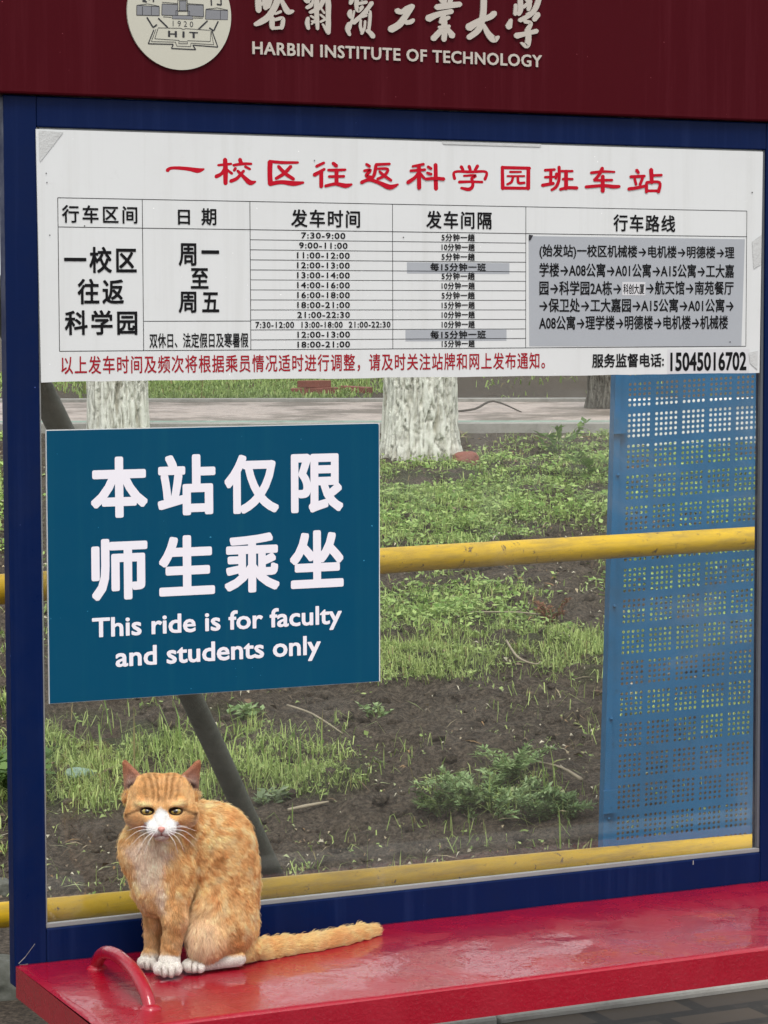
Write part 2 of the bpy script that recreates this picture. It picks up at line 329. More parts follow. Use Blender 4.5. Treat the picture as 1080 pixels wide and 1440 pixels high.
class Sheet:                                        # collects flat printing on a plane y = const, in world x, z
    def __init__(s, y): s.V = []; s.F = []; s.n = 0; s.y = y; s.k = 0
    def add(s, v, f, dy=0):
        s.V.append(np.column_stack([v[:, 0], s.y-dy-(v[:, 2] if v.shape[1] > 2 else 0*v[:, 0]), v[:, 1]])); s.F += [tuple(i+s.n for i in a) for a in f]; s.n += len(v)
    def text(s, t, px, off=.02, mode='box', sp=1, shear=0):
        # px = (left, top, right, bottom) photograph pixels of the ink box
        v, f = text_arrays(t, off, shear, sp)
        a, b = v.min(0), v.max(0)
        x0, x1 = W((px[0]), (px[1]+px[3])/2)[0], W(px[2], (px[1]+px[3])/2)[0]
        xm = (px[0]+px[2])/2
        z1, z0 = W(xm, px[1])[2], W(xm, px[3])[2]
        s.add(place2(v, a, b, x1-x0, z1-z0, x0, z0), f)
    def line(s, p, q, wd):                          # p, q in world (x, z)
        p, q = np.array(p), np.array(q); d = (q-p)/np.linalg.norm(q-p); n = np.array([-d[1], d[0]])*wd/2
        s.k += 1; s.add(np.array([p-n, q-n, q+n, p+n]), [(0, 1, 2, 3)], s.k % 7*.00004)
    def poly(s, pts, px=True):
        v = np.array([W(*p)[[0, 2]] for p in pts]) if px else np.array(pts, float)
        if sum(v[i-1][0]*v[i][1]-v[i][0]*v[i-1][1] for i in range(len(v))) < 0: v = v[::-1]
        s.k += 1; s.add(v, [tuple(range(len(v)))], s.k % 7*.00004)
    def brush(s, strokes, ox, oy, sc, wk=1.12):      # brush strokes traced in photograph pixels: x,y,width triples
        for st in strokes:
            q = np.array([[float(c) for c in t.split(',')] for t in st.split()])
            n = len(q); t = np.linspace(0, n-1, (n-1)*5+1); P = []
            for a in t:
                i = min(int(a), n-2); u_ = a-i
                p0, p1, p2, p3 = q[max(i-1, 0)], q[i], q[i+1], q[min(i+2, n-1)]
                P.append(.5*((2*p1)+(-p0+p2)*u_+(2*p0-5*p1+4*p2-p3)*u_*u_+(-p0+3*p1-3*p2+p3)*u_**3))
            P = np.array(P); xy = P[:, :2]; wd = np.maximum(P[:, 2]*wk, 2)/2
            T = np.gradient(xy, axis=0); T /= np.maximum(np.linalg.norm(T, axis=1), 1e-6)[:, None]; N = np.column_stack([-T[:, 1], T[:, 0]])
            a = np.linspace(np.pi/2, -np.pi/2, 7)[1:-1]
            endc = [xy[-1]+wd[-1]*.8*(np.cos(b)*T[-1]+np.sin(b)*N[-1]) for b in a]
            begc = [xy[0]-wd[0]*.8*(np.cos(b)*T[0]+np.sin(b)*N[0]) for b in a]
            ring = list(xy+N*wd[:, None])+endc+list((xy-N*wd[:, None])[::-1])+begc
            m = len(xy); ring = [W(ox+p[0]/sc, oy+p[1]/sc)[[0, 2]] for p in ring]
            v = np.array(ring); L = m; E = len(endc); fs = []
            for i in range(m-1): fs.append((i, i+1, 2*m+E-2-i, 2*m+E-1-i))
            fs.append(tuple([m-1]+list(range(m, m+E))+[m+E])); fs.append(tuple([2*m+E-1]+list(range(2*m+E, 2*m+2*E))+[0]))
            s.k += 1; s.add(v, fs, (s.k % 40)*.00003)
    def build(s, name, m, parent, extrude=0):
        o = pydata(name, np.concatenate(s.V), s.F, m, parent)
        bm = bmesh.new(); bm.from_mesh(o.data)
        for f in bm.faces:
            f.normal_update()
            if f.normal.y > 0: f.normal_flip()
        if extrude:
            g = bmesh.ops.extrude_face_region(bm, geom=bm.faces[:])
            bmesh.ops.translate(bm, verts=[e for e in g['geom'] if isinstance(e, bmesh.types.BMVert)], vec=(0, -extrude, 0))
            bmesh.ops.recalc_face_normals(bm, faces=bm.faces)
        bm.to_mesh(o.data); bm.free(); return o

# ------------------------------------------------------------------ setting: ground, paving, paths
TD, TG = [-200, 4.4, 5.9, 7.0, 9, 11, 13.7, 15.5, 18, 24, 60, 300], [-.03, -.03, -.015, .03, .30, .53, .79, .886, .955, 1.02, 1.1, 1.3]
FH = np.array([math.sin(YAW), math.cos(YAW)])            # level direction of view
RH = np.array([math.cos(YAW), -math.sin(YAW)])
def dl(x, y): return (x-CAM[0])*FH[0]+(y-CAM[1])*FH[1], (x-CAM[0])*RH[0]+(y-CAM[1])*RH[1]
def gmask(px, py):                                       # where the photograph's lawn is green (0..1)
    def e(cx, cy, rx, ry, s=1.0): return s*np.clip(1.25-((px-cx)/rx)**2-((py-cy)/ry)**2, 0, 1)
    m = np.maximum.reduce([e(640, 700, 190, 62), e(830, 690, 120, 55, .8), e(600, 735, 160, 40), e(820, 640, 120, 35, .55), e(640, 850, 130, 38), e(590, 930, 130, 34), e(700, 900, 170, 22, .8),
        e(820, 930, 70, 34, .8), e(330, 700, 240, 90, .8), e(330, 880, 260, 80, .6), e(150, 1045, 170, 48), e(300, 1040, 110, 52), e(420, 1085, 110, 38, .9), e(110, 1110, 90, 40, .85), e(270, 1105, 70, 30, .7),
        e(-60, 700, 90, 70), e(-40, 1100, 70, 90), e(1000, 840, 130, 60, .5), e(980, 690, 130, 75, 1), e(980, 800, 130, 60, 1), e(980, 900, 130, 60, .9), e(980, 1010, 130, 40, .8), e(330, 546, 210, 26, 1), e(200, 500, 200, 60), e(1000, 960, 90, 30, .6), e(690, 1110, 100, 40, .5)])
    return m
def ground_z(x, y, fine=True):
    x = np.asarray(x, float); y = np.asarray(y, float); d, l = dl(x, y)
    g = np.interp(d, TD, TG)
    k = ss(6.1, 6.9, d)*(1-.6*ss(14, 17, d)); P = np.column_stack([x, y, 0*x])
    n = (fbm(P*1.4, 3, 3)-.5)*.10 + (fbm(P*7, 3, 5)-.5)*.09
    if fine: n = n + (fbm(P*20, 3, 9)-.5)*.06
    flat = ss(14.3, 14.9, d)*(1-ss(17.6, 18.4, d))       # the beaten strip the path lies on
    return g + n*k*(1-.9*flat)
def place(px, py):                                       # ground point under a photograph pixel
    z = .3
    for _ in range(40):
        P = H(px, py, z); z2 = float(ground_z([P[0]], [P[1]], False)[0]); z = z*.6+z2*.4
    return np.array([P[0], P[1], z])
def spaced(segs):
    o = []
    for a, b, st in segs: o += list(np.arange(a, b, st))
    return np.array(o+[segs[-1][1]])
dd = spaced([(-120, -20, 20), (-20, 4, 3), (4, 6, .25), (6, 9.5, .022), (9.5, 14.5, .04), (14.5, 19, .09), (19, 30, .8), (30, 200, 15)])
ll = spaced([(-150, -20, 15), (-20, -4, 1), (-4, -1.6, .12), (-1.6, 2.2, .024), (2.2, 4.5, .1), (4.5, 20, 1), (20, 150, 15)])
D_, L_ = np.meshgrid(dd, ll, indexing='ij')
gx = CAM[0]+D_*FH[0]+L_*RH[0]; gy = CAM[1]+D_*FH[1]+L_*RH[1]; gx, gy = gx.ravel(), gy.ravel(); gz = ground_z(gx, gy)
nd, nl = len(dd), len(ll); q = np.arange(nd*nl).reshape(nd, nl)
fq = np.stack([q[:-1, :-1], q[:-1, 1:], q[1:, 1:], q[1:, :-1]], -1).reshape(-1, 4)
gp = np.column_stack([gx, gy, gz]); ppx, ppy, pz = PX(gp)
gmk = np.where(pz > 5, gmask(ppx, ppy), 0)*ss(.42, .6, fbm(gp*[6, 6, 0], 3, 21))
o = fast('ground', gp, fq, np.full(len(fq), 4), M['soil'], None, True, np.repeat(gmk[:, None], 3, 1)); tag(o, kind='structure')
# paved stop in front of and under the bench, with its pale back kerb
PK = H(800, 1409, 0.0)[1]
bm = bmesh.new(); add_box(bm, -6, 9, -2.2, PK-.09, -.12, 0.0); o = from_bm('pavement', bm, M['paver']); tag(o, kind='structure')
bm = bmesh.new()
x = 1.75
while x < 9:
    add_box(bm, x, x+.792, PK-.088, PK+.012, -.12, .018+random.uniform(-.004, .004), .008); x += .8
o = from_bm('kerb', bm, M['kerb']); tag(o, kind='structure')
bm = bmesh.new(); add_box(bm, -60, 60, -11, -2.36, -.3, -.115); o = from_bm('road', bm, M['asphalt']); tag(o, kind='structure')
bm = bmesh.new(); add_box(bm, -60, 60, -2.355, -2.205, -.3, .012, .01); o = from_bm('road_kerb', bm, M['kerb']); tag(o, kind='structure')
# the pink path across the lawn: follows the strip of ground, laid as a sheet just above it
def strip(name, m, dl0, dl1, lift, ls=(-9, 14), th=.05):
    n = 60; V = []; Fc = []
    for i, l in enumerate(np.linspace(ls[0], ls[1], n)):
        for dq in (dl0(l), dl1(l)):
            x, y = CAM[0]+dq*FH[0]+l*RH[0], CAM[1]+dq*FH[1]+l*RH[1]; z = float(np.interp(dq, TD, TG))
            V += [(x, y, z+lift), (x, y, z-th)]
    for i in range(n-1):
        a, b = 4*i, 4*i+4
        Fc += [(a, b, b+2, a+2), (a, a+1, b+1, b), (a+2, b+2, b+3, a+3)]
    o = pydata(name, V, Fc, m); return tag(o, kind='structure')
strip('path', M['pinkpath'], lambda l: 15.45-.02*l, lambda l: 17.6-.02*l, .03)
strip('path_kerb', M['kerb'], lambda l: 15.12-.02*l, lambda l: 15.24-.02*l, .055)
strip('path_edge', M['kerb_green'], lambda l: 15.25-.02*l, lambda l: 15.44-.02*l, .045)
strip('far_kerb', M['kerb'], lambda l: 17.61-.02*l, lambda l: 17.75-.02*l, .05)

# ------------------------------------------------------------------ bus shelter
XL, XR = W(20, 1290)[0], W(1072, 900)[0]
XI = W(57, 620)[0]
ZH, ZB = 1.899, 1.846                                    # header bottom, opening top
ZS, ZF = .4025, .459                                     # bench top, opening bottom
XE = XR+(XI-XL)
sh = empty('bus_shelter', 'blue framed glass bus shelter wall under a maroon university header', 'bus shelter', (XL, 0, 0))
E_ = .0025
def fpost(name, x0, x1, z0, z1): return box(name, M['blue'], sh, x0, x1, 0, .032, z0, z1, E_)
ZP = W(22, 1389)[2]
tag(fpost('frame_post', XL, XI, ZP, ZH), None)
fpost('frame_post', XR, XE, ZP, ZH)
fpost('frame_rail', XI+.0003, XR-.0003, ZB, ZH-.0005)
fpost('frame_rail', XI+.0003, XR-.0003, ZS-.03, ZF)
for x in (1.5, 1.85):                                   # hidden steel legs that carry the wall
    box('leg', M['brace'], sh, x, x+.06, .004, .03, -.02, ZS-.0305, .003)
gl_ = box('glass_pane', M['glass'], sh, XI+.001, XR-.001, .0135, .0175, ZF+.001, ZB-.001)
for nm, (x0, x1, z0, z1), mt in (('glazing_bead', (XI, XR, ZF, ZF+.0085), 'steel_trim'), ('glazing_bead', (XI, XI+.0032, ZF+.009, ZB), 'steel_trim'), ('glazing_bead', (XR-.006, XR, ZF+.009, ZB), 'seal'), ('glazing_bead', (XI+.0048, XR-.0063, ZB-.009, ZB), 'steel_trim')):
    box(nm, M[mt], sh, x0, x1, .004, .013, z0, z1, .0012)
S = Sheet(-.0006)
S.line(W(26, 1355)[[0, 2]], W(35, 1346)[[0, 2]], .0016); S.line(W(35, 1346)[[0, 2]], W(49, 1327)[[0, 2]], .0009); S.poly([(27, 1356.5), (39, 1355), (40, 1357.5), (28, 1359)])
S.build('paint_scratch', M['steel_trim'], sh)
S = Sheet(-.0006); S.poly([(974, 1210), (975.5, 1210), (975.2, 1216), (973.8, 1216)]); S.build('paint_scratch', M['steel_trim'], sh)
# header fascia
hd = box('header_board', M['maroon'], sh, XL-.10, XE+.35, -.014, .10, ZH+.001, 2.34, .004)
YH = -.0142
cx, cz = W(251.5, 20, YH)[[0, 2]]; R_ = (W(326.5, 20, YH)[0]-W(176.5, 20, YH)[0])/2
Rv = (20-0, ) ; R_ = R_*.5+.5*(cz-W(252, 96.5, YH)[2])
bm = bmesh.new(); bmesh.ops.create_cone(bm, cap_ends=True, segments=96, radius1=R_, radius2=R_, depth=.004)
bmesh.ops.rotate(bm, verts=bm.verts, matrix=Matrix.Rotation(math.pi/2, 3, 'X')); bmesh.ops.translate(bm, verts=bm.verts, vec=(cx, YH-.0018, cz))
em = from_bm('emblem', bm, M['cream_disc'], hd)
S = Sheet(YH-.0042); G = Sheet(YH-.0041); eo = (170, 0, 6.353)
def E2(*pts): return [(eo[0]+a/eo[2], eo[1]+b/eo[2]) for a, b in pts]
def est(w_, *pts):
    p = [W(*a)[[0, 2]] for a in E2(*pts)]
    for a, b in zip(p[:-1], p[1:]): S.line(a, b, w_)
for a in (((110, 58), (310, 70), (310, 150), (108, 145)), ((335, 45), (475, 52), (475, 150), (332, 145)), ((565, 52), (702, 58), (705, 160), (565, 150)), ((725, 95), (920, 105), (918, 185), (722, 180)), ((490, 20), (550, 20), (550, 105), (490, 105)), ((430, 150), (600, 155), (610, 182), (425, 176))):
    G.poly(E2(*a)); est(.0011, *(list(a)+[a[0]]))
for a in (((475, 10), (560, 12), (560, 110), (475, 110), (475, 10)), ((335, 30), (475, 42)), ((560, 42), (705, 52)), ((458, 105), (580, 110), (580, 150), (458, 148), (458, 105)), ((420, 165), (345, 160)), ((610, 170), (700, 172)),
          ((110, 58), (205, 45), (310, 66)), ((725, 92), (825, 80), (920, 100)), ((160, 70), (160, 145)), ((240, 70), (240, 148)), ((785, 100), (785, 182)), ((855, 103), (855, 184))): est(.0010, *a)
for a in (((200, 165), (255, 255)), ((255, 255), (290, 230)), ((300, 172), (385, 255)), ((740, 195), (660, 270)), ((835, 200), (795, 285)), ((795, 285), (755, 258))): est(.0026, *a)
for a in (((262, 275), (212, 400), (435, 405), (418, 442), (635, 452), (608, 412), (832, 430), (780, 285)),): est(.0019, *a)
for a in (((280, 270), (240, 380), (455, 385), (465, 420), (590, 425), (592, 395), (795, 408), (770, 280)), ((300, 260), (270, 355), (490, 370)), ((300, 258), (500, 262), (522, 272), (545, 265), (760, 280)), ((770, 290), (765, 380), (560, 372)), ((485, 380), (560, 382), (562, 400), (482, 398), (485, 380))): est(.0009, *a)
est(.0026, (190, 8), (160, 20), (200, 28)); est(.0026, (258, -20), (258, 30)); est(.0026, (190, -40), (225, 10)); est(.0026, (770, -25), (775, 60)); est(.0026, (858, -20), (862, 55), (822, 48))
S.text('HIT', (eo[0]+388/eo[2], 290/eo[2], eo[0]+655/eo[2], 345/eo[2]), .03, sp=1.6); S.text('1920', (eo[0]+430/eo[2], 198/eo[2], eo[0]+612/eo[2], 248/eo[2]), .0, sp=1.6)
S.build('emblem_linework', M['emblem_ink'], em); G.build('emblem_shading', M['emblem_grey'], em)
# gold lettering of the header, traced stroke by stroke
S = Sheet(YH-.0005)
S = Sheet(YH-.0005); S.brush(['120,-60,60 118,60,70 122,150,62', '190,-60,60 205,60,62 210,118,56', '120,-60,50 250,-40,60 262,10,60 235,100,60', '150,70,40 240,20,44',
                  '380,-50,70 330,90,72 250,220,72 150,290,66 80,322,46', '400,0,40 440,80,56 490,160,66 555,155,34', '330,190,26 400,160,34', '290,240,56 290,340,58 298,375,42', '330,262,36 420,245,44 425,310,48 410,370,44', '320,370,36 420,362,36'], 345, 0, 9); S.build('calligraphy_character', M['cream_sign'], hd, .003)
S = Sheet(YH-.0005); S.brush(['690,-30,44 730,30,46 790,20,44 780,80,46 730,112,38', '860,-50,60 850,100,56 860,300,46 865,380,34', '960,-30,50 900,90,52 840,140,50 770,170,36', '745,240,36 735,310,50 750,375,38',
         '980,-40,56 1000,60,62 1000,200,56 1000,330,58 1000,430,50', '780,215,24 820,240,26', '790,280,24 830,300,22', '900,200,26 950,240,28', '900,290,26 960,260,28', '900,110,22 950,180,24', '930,320,24 960,370,34 990,420,40', '790,320,20 840,250,20'], 345, 0, 9); S.build('calligraphy_character', M['cream_sign'], hd, .003)
S = Sheet(YH-.0005); S.brush(['200,-50,50 215,10,54 200,60,36', '200,150,40 190,200,52 200,240,26', '190,310,50 165,380,56 190,455,34', '190,380,30 230,230,26 250,150,18', '280,20,50 275,90,46 300,150,44 350,100,40', '300,60,36 400,40,40', '340,-30,60 345,0,50', '470,50,48 420,120,44 330,220,46 240,300,52', '400,180,30 440,160,40 445,260,36 430,400,36', '330,270,26 325,350,34 350,430,36', '350,230,22 400,210,30', '385,280,24 375,370,28 340,440,30', '400,400,30 450,430,52 485,475,56'], 465, 0, 9); S.build('calligraphy_character', M['cream_sign'], hd, .003)
S = Sheet(YH-.0005); S.brush(['790,150,66 850,165,56 920,120,62 985,95,62', '970,110,60 900,210,66 820,320,76 710,385,80', '900,300,50 960,290,52 995,265,40'], 465, 0, 9); S.build('calligraphy_character', M['cream_sign'], hd, .003)
S = Sheet(YH-.0005); S.brush(['150,-40,36 190,20,40', '215,-50,36 200,40,36', '140,70,44 240,55,48 335,45,40', '270,-40,32 250,30,34', '70,165,56 150,130,42 265,105,38', '210,110,34 180,180,36', '240,155,30 170,195,30', '200,170,44 205,260,46 200,345,38', '190,250,40 110,335,44', '230,250,28 270,310,50', '160,240,24 245,230,26'], 585, 0, 6); S.build('calligraphy_character', M['cream_sign'], hd, .003)
S = Sheet(YH-.0005); S.brush(['535,-50,46 535,60,46 525,160,46 490,260,46 410,325,40', '410,240,60 500,185,44 590,150,44 625,120,44', '535,220,28 570,290,44 620,340,52 660,318,20'], 585, 0, 6); S.build('calligraphy_character', M['cream_sign'], hd, .003)
S = Sheet(YH-.0005); S.brush(['805,50,26 800,130,28', '840,-40,36 845,80,40 830,130,30', '880,-20,30 920,40,34 910,90,30', '870,70,24 930,20,30', '1010,-40,36 980,60,40 930,130,34 840,180,34', '900,130,22 960,100,26', '990,130,44 960,175,36', '765,175,24 745,235,50', '880,190,30 930,205,30 905,260,36', '810,310,46 900,290,34 980,270,36', '905,260,44 910,340,44 895,395,40 850,370,16'], 585, 0, 6); S.build('calligraphy_character', M['cream_sign'], hd, .003)
S = Sheet(YH-.0005)
v, f = text_arrays('HARBIN INSTITUTE OF TECHNOLOGY', .022, 0, 1.08); a, b = v.min(0), v.max(0)
p0, p1 = W(350, 80), W(756, 97); zt = W(350, 60)[2]
zt = (W(350, 60)[2]+W(756, 78)[2])/2; zb = (W(350, 77.5)[2]+W(756, 96)[2])/2
S.add(place2(v, a, b, p1[0]-p0[0], zt-zb, p0[0], zb), f); S.build('header_lettering', M['cream_sign'], hd, .002)

# ------------------------------------------------------------------ timetable board
tb = empty('timetable_board', 'wide white bus timetable with red title along the top of the glass', 'timetable', tuple(W(560, 538)))
x0, x1 = W(55, 360)[0]-.001, W(1068.5, 360)[0]; z0, z1 = W(560, 531)[2], W(560, 197.5)[2]
bm = bmesh.new(); n = 90; V = []; top = []; bot = []
for i in range(n+1):
    t = i/n; x = x0+(x1-x0)*t+(.002*(.5-t)); rag = .0016*(vnoise(np.array([[t*40, 0, 0]]))[0]-.5)+.004*max(0, vnoise(np.array([[t*13, 3, 0]]), 4)[0]-.62)
    zb_ = z0+rag; bot.append((x+.0035*0, zb_)); top.append((x+(.004*t-.004*(1-t)), z1))
TY0, TY1 = -.0035, -.0005
V = [(x, TY0, z) for x, z in bot]+[(x, TY0, z) for x, z in top]+[(x, TY1, z) for x, z in bot]+[(x, TY1, z) for x, z in top]
N1 = n+1; Fc = []
for i in range(n): Fc += [(i, i+1, N1+i+1, N1+i), (2*N1+i+1, 2*N1+i, 3*N1+i, 3*N1+i+1), (i+1, i, 2*N1+i, 2*N1+i+1), (N1+i, N1+i+1, 3*N1+i+1, 3*N1+i)]
Fc += [(0, N1, 3*N1, 2*N1), (n, 2*N1+n, 3*N1+n, N1+n)]
pydata('board', V, Fc, M['white_print'], tb)
S = Sheet(TY0-.0003)
S.brush(['48,128,26 70,112,20 130,110,22 210,118,26 270,128,32 312,118,12'], 225, 215, 5.143)
S.brush(['465,48,28 468,130,32 468,222,28', '415,90,16 460,85,18 510,80,16', '400,172,26 440,150,22 462,110,18', '475,120,16 515,150,18', '572,48,26 582,78,24', '525,90,18 590,80,20 655,80,16', '540,112,20 530,128,18', '610,100,18 645,118,16', '505,205,24 550,185,22 600,130,18', '555,130,18 600,175,24 645,215,34 685,208,12'], 225, 215, 5.143)
S.brush(['785,62,20 880,70,20 992,70,16', '790,66,34 788,150,32 792,225,34', '790,225,28 870,212,26 960,222,32 1030,215,16', '850,98,22 900,150,24 960,190,22', '940,98,22 890,150,24 832,186,20'], 225, 215, 5.143)
S.brush(['70,98,20 125,72,18', '55,160,26 100,135,22 128,118,18', '105,140,26 105,245,26', '190,75,22 215,95,26', '155,125,18 220,125,20 280,122,16', '160,172,18 270,170,18', '215,125,26 215,225,26', '135,240,20 210,225,22 280,238,30 325,228,14'], 430, 215, 5.143)
S.brush(['430,82,18 455,98,20', '415,130,18 460,125,20 430,165,22 470,175,18', '395,215,24 450,195,22 520,215,24 600,248,34 660,228,12', '500,85,20 600,80,16', '500,90,22 490,150,22 470,190,18', '515,115,16 585,118,18 560,165,20 510,190,18', '525,135,16 560,165,20 610,200,18'], 430, 215, 5.143)
S.brush(['765,98,16 845,82,18', '750,130,18 855,122,18', '810,95,26 812,255,28', '730,215,26 780,180,22 810,140,18', '820,150,18 850,185,18', '875,100,18 900,115,18', '870,145,18 900,155,18', '860,190,20 930,185,22 990,190,24', '932,85,26 935,262,28'], 430, 215, 5.143)
S.brush(['120,78,24 135,105,20', '180,75,24 190,105,20', '245,72,24 225,105,20', '70,170,22 72,118,18 190,118,20 308,118,18 300,175,22', '140,148,16 230,145,18 195,170,18', '105,195,22 190,192,18 280,195,18', '200,165,20 208,220,22 180,250,26 120,240,18'], 625, 220, 5.4)
S.brush(['432,80,22 435,245,26', '432,85,22 640,90,22', '630,90,26 628,245,28', '435,240,22 628,242,20', '490,118,16 575,118,14', '470,150,14 600,150,14', '515,152,18 500,195,18 468,212,16', '550,152,18 555,200,20 600,200,18'], 625, 220, 5.4)
S.brush(['755,105,20 830,100,18', '755,158,18 830,155,16', '800,105,22 798,210,22', '735,220,24 820,205,22', '842,130,20 838,170,16', '862,80,22 862,170,22 840,230,22 805,255,18', '880,112,18 965,112,16', '890,172,18 965,172,16', '915,112,26 915,245,28', '870,250,20 930,238,22 998,240,24'], 625, 220, 5.4)
S.brush(['430,125,20 520,115,18 608,118,14', '515,90,26 490,140,22 455,180,22', '455,182,18 590,180,18', '518,150,26 518,265,28', '390,232,22 520,222,22 600,230,26 645,228,20'], 750, 220, 5.4)
S.brush(['775,105,24 790,125,20', '730,155,22 835,150,20', '760,170,18 772,215,18', '820,165,20 800,215,20', '715,248,24 780,238,22 840,225,20', '885,100,28 890,200,26', '895,145,18 965,142,18', '850,200,18 850,270,24', '850,198,20 948,198,20 940,270,24', '850,262,20 940,262,20'], 750, 220, 5.4)
S.build('title_lettering', M['red_ink'], tb)
zx = lambda *p: float(W(*p)[2]); xx = lambda *p: float(W(*p)[0])
cX = [xx(81.5, 390), xx(200, 390), xx(351, 400), xx(551, 400), xx(738, 400), xx(1048, 400)]
zT = (zx(80, 278)+zx(1050, 297))/2; zHd = zx(352, 323); zBt = (zx(83, 494)+zx(1046, 486.8))/2; zSp = zx(275, 451.6)
rows = np.linspace(zHd, zBt, 13)
GY = Sheet(TY0-.0002)
def rect(s, px): 
    l, t, r, b = px; xm = (l+r)/2; ym = (t+b)/2; X0, X1 = xx(l, ym), xx(r, ym); A, B = zx(xm, t), zx(xm, b); s.add(np.array([(X0, B), (X1, B), (X1, A), (X0, A)]), [(0, 1, 2, 3)])
GY.poly([(742, 332), (1046, 336.5), (1041, 487), (743, 487)]); rect(GY, (571, 369.5, 715, 385)); rect(GY, (569, 463.5, 711, 479.5))
GY.build('grey_sticker', M['grey_patch'], tb)
S = Sheet(TY0-.0004); rect(S, (937, 491, 1052, 525)); S.build('phone_sticker', M['patch_white'], tb)
S = Sheet(TY0-.0006); rect(S, (873.5, 396.5, 906, 415.5)); S.build('stop_sticker', M['patch_white'], tb)
S = Sheet(TY0-.0012)
for pts in ([(54, 184), (88, 186), (60, 222), (55, 228)], [(1051, 496), (1064, 493), (1063, 520), (1053, 511)], [(1056, 340), (1069, 330), (1068, 372), (1058, 378)], [(620, 199), (760, 203), (758, 207), (622, 203)]): S = Sheet(TY0-.0012); S.poly(pts); S.build('clear_tape', M['tape'], tb)
S = Sheet(TY0-.0003); lw = .0011
for z in (zT, zBt): S.line((cX[0], z), (cX[5], z), lw)
S.line((cX[0], zHd), (cX[5], zHd), lw)
for i, x in enumerate(cX): S.line((x, zT), (x, zBt), lw)
for z in rows[1:-1]: S.line((cX[2], z), (cX[4], z), lw*.85)
S.line((cX[1], zSp), (cX[2], zSp), lw)
S.build('table_grid', M['black_ink'], tb)
S = Sheet(TY0-.0008); T = S.text
T('行车区间', (86, 289, 192, 314), .018, sp=1.25); T('日', (249, 295, 266, 316), .02); T('期', (282, 293, 303, 317), .018); T('发车时间', (408, 295, 505, 320), .02, sp=1.15); T('发车间隔', (598, 297, 690, 322), .02, sp=1.15); T('行车路线', (861, 302, 948, 326), .02, sp=1.15)
T('一校区', (89, 347, 191, 384), .022, sp=1.2); T('往返', (108, 392, 173, 428), .022, sp=1.2); T('科学园', (90, 436, 192, 471), .022, sp=1.2)
T('周', (250, 342, 275, 374), .022); T('一', (282, 352, 307, 357), .03); T('至', (267, 377, 292, 406), .022); T('周', (250, 410, 275, 440), .022); T('五', (283, 411, 307, 439), .022)
T('双休日、法定假日及寒暑假', (209, 468, 348, 489), .014)
hr = ['7:30-9:00', '9:00-11:00', '11:00-12:00', '12:00-13:00', '13:00-14:00', '14:00-16:00', '16:00-18:00', '18:00-21:00', '21:00-22:30', '7:30-12:00  13:00-18:00  21:00-22:30', '12:00-13:00', '18:00-21:00']
iv = ['5分钟一趟', '10分钟一趟', '5分钟一趟', '每15分钟一班', '5分钟一趟', '10分钟一趟', '5分钟一趟', '15分钟一趟', '10分钟一趟', '10分钟一趟', '每15分钟一班', '15分钟一趟']
def fit(t, xc, zc, wd, ht, off=.01, sp=1):
    v, f = text_arrays(t, off, 0, sp); a, b = v.min(0), v.max(0); S.add(place2(v, a, b, wd, ht, xc-wd/2, zc-ht/2), f)
pxm = (cX[3]-cX[2])/200
for i in range(12):
    zc = (rows[i]+rows[i+1])/2; dz = rows[i]-rows[i+1]; nch = len(hr[i])
    fit(hr[i], (cX[2]+cX[3])/2+.002, zc, pxm*(190 if nch > 20 else 74 if nch > 10 else 68 if nch > 9 else 62), dz*.62, .02, 1.12)
    big = '班' in iv[i]
    fit(iv[i], (cX[3]+cX[4])/2-.004, zc-(.001 if big else 0), pxm*(82 if big else 54 if len(iv[i]) > 6 else 49), dz*(.84 if big else .78), .022, 1.1)
route = [('(始发站)一校区机械楼→电机楼→明德楼→理', (757, 345, 1031, 365)), ('学楼→A08公寓→A01公寓→A15公寓→工大嘉', (757, 370.5, 1030.5, 390)), ('园→科学园2A栋→', (757, 395, 872, 415)), ('→航天馆→南苑餐厅', (907, 395, 1030, 414.5)), ('→保卫处→工大嘉园→A15公寓→A01公寓→', (757, 419.5, 1030, 439)), ('A08公寓→理学楼→明德楼→电机楼→机械楼', (756.5, 443.5, 1022, 463.5))]
for t, b in route: T(t, b, .018)
T('科创大厦', (875, 399, 904.5, 413.5), .014); T('服务监督电话:', (831, 497, 932, 516.5), .022); T('15045016702', (941, 495, 1048, 521.5), .028)
S.build('table_lettering', M['black_ink'], tb)
S = Sheet(TY0-.0005); S.text('以上发车时间及频次将根据乘员情况适时进行调整，请及时关注站牌和网上发布通知。', (85, 498, 765, 523), .012, sp=1.12); S.build('notice_lettering', M['darkred_ink'], tb)
S = Sheet(TY0-.0014)
for (a, b) in ((63, 243), (64, 256), (117, 317), (565, 333), (1055, 270), (68, 330), (1024, 480), (440, 225)): S = Sheet(TY0-.0014); S.poly([(a, b), (a+1.5, b), (a+1.6, b+1.7), (a, b+1.6)]); S.build('dirt_speck', M['emblem_ink'], tb)
S = Sheet(TY0-.0014); S.poly([(742, 330), (748, 331), (744, 338), (742, 338)]); S.build('dirt_speck', M['emblem_ink'], tb)

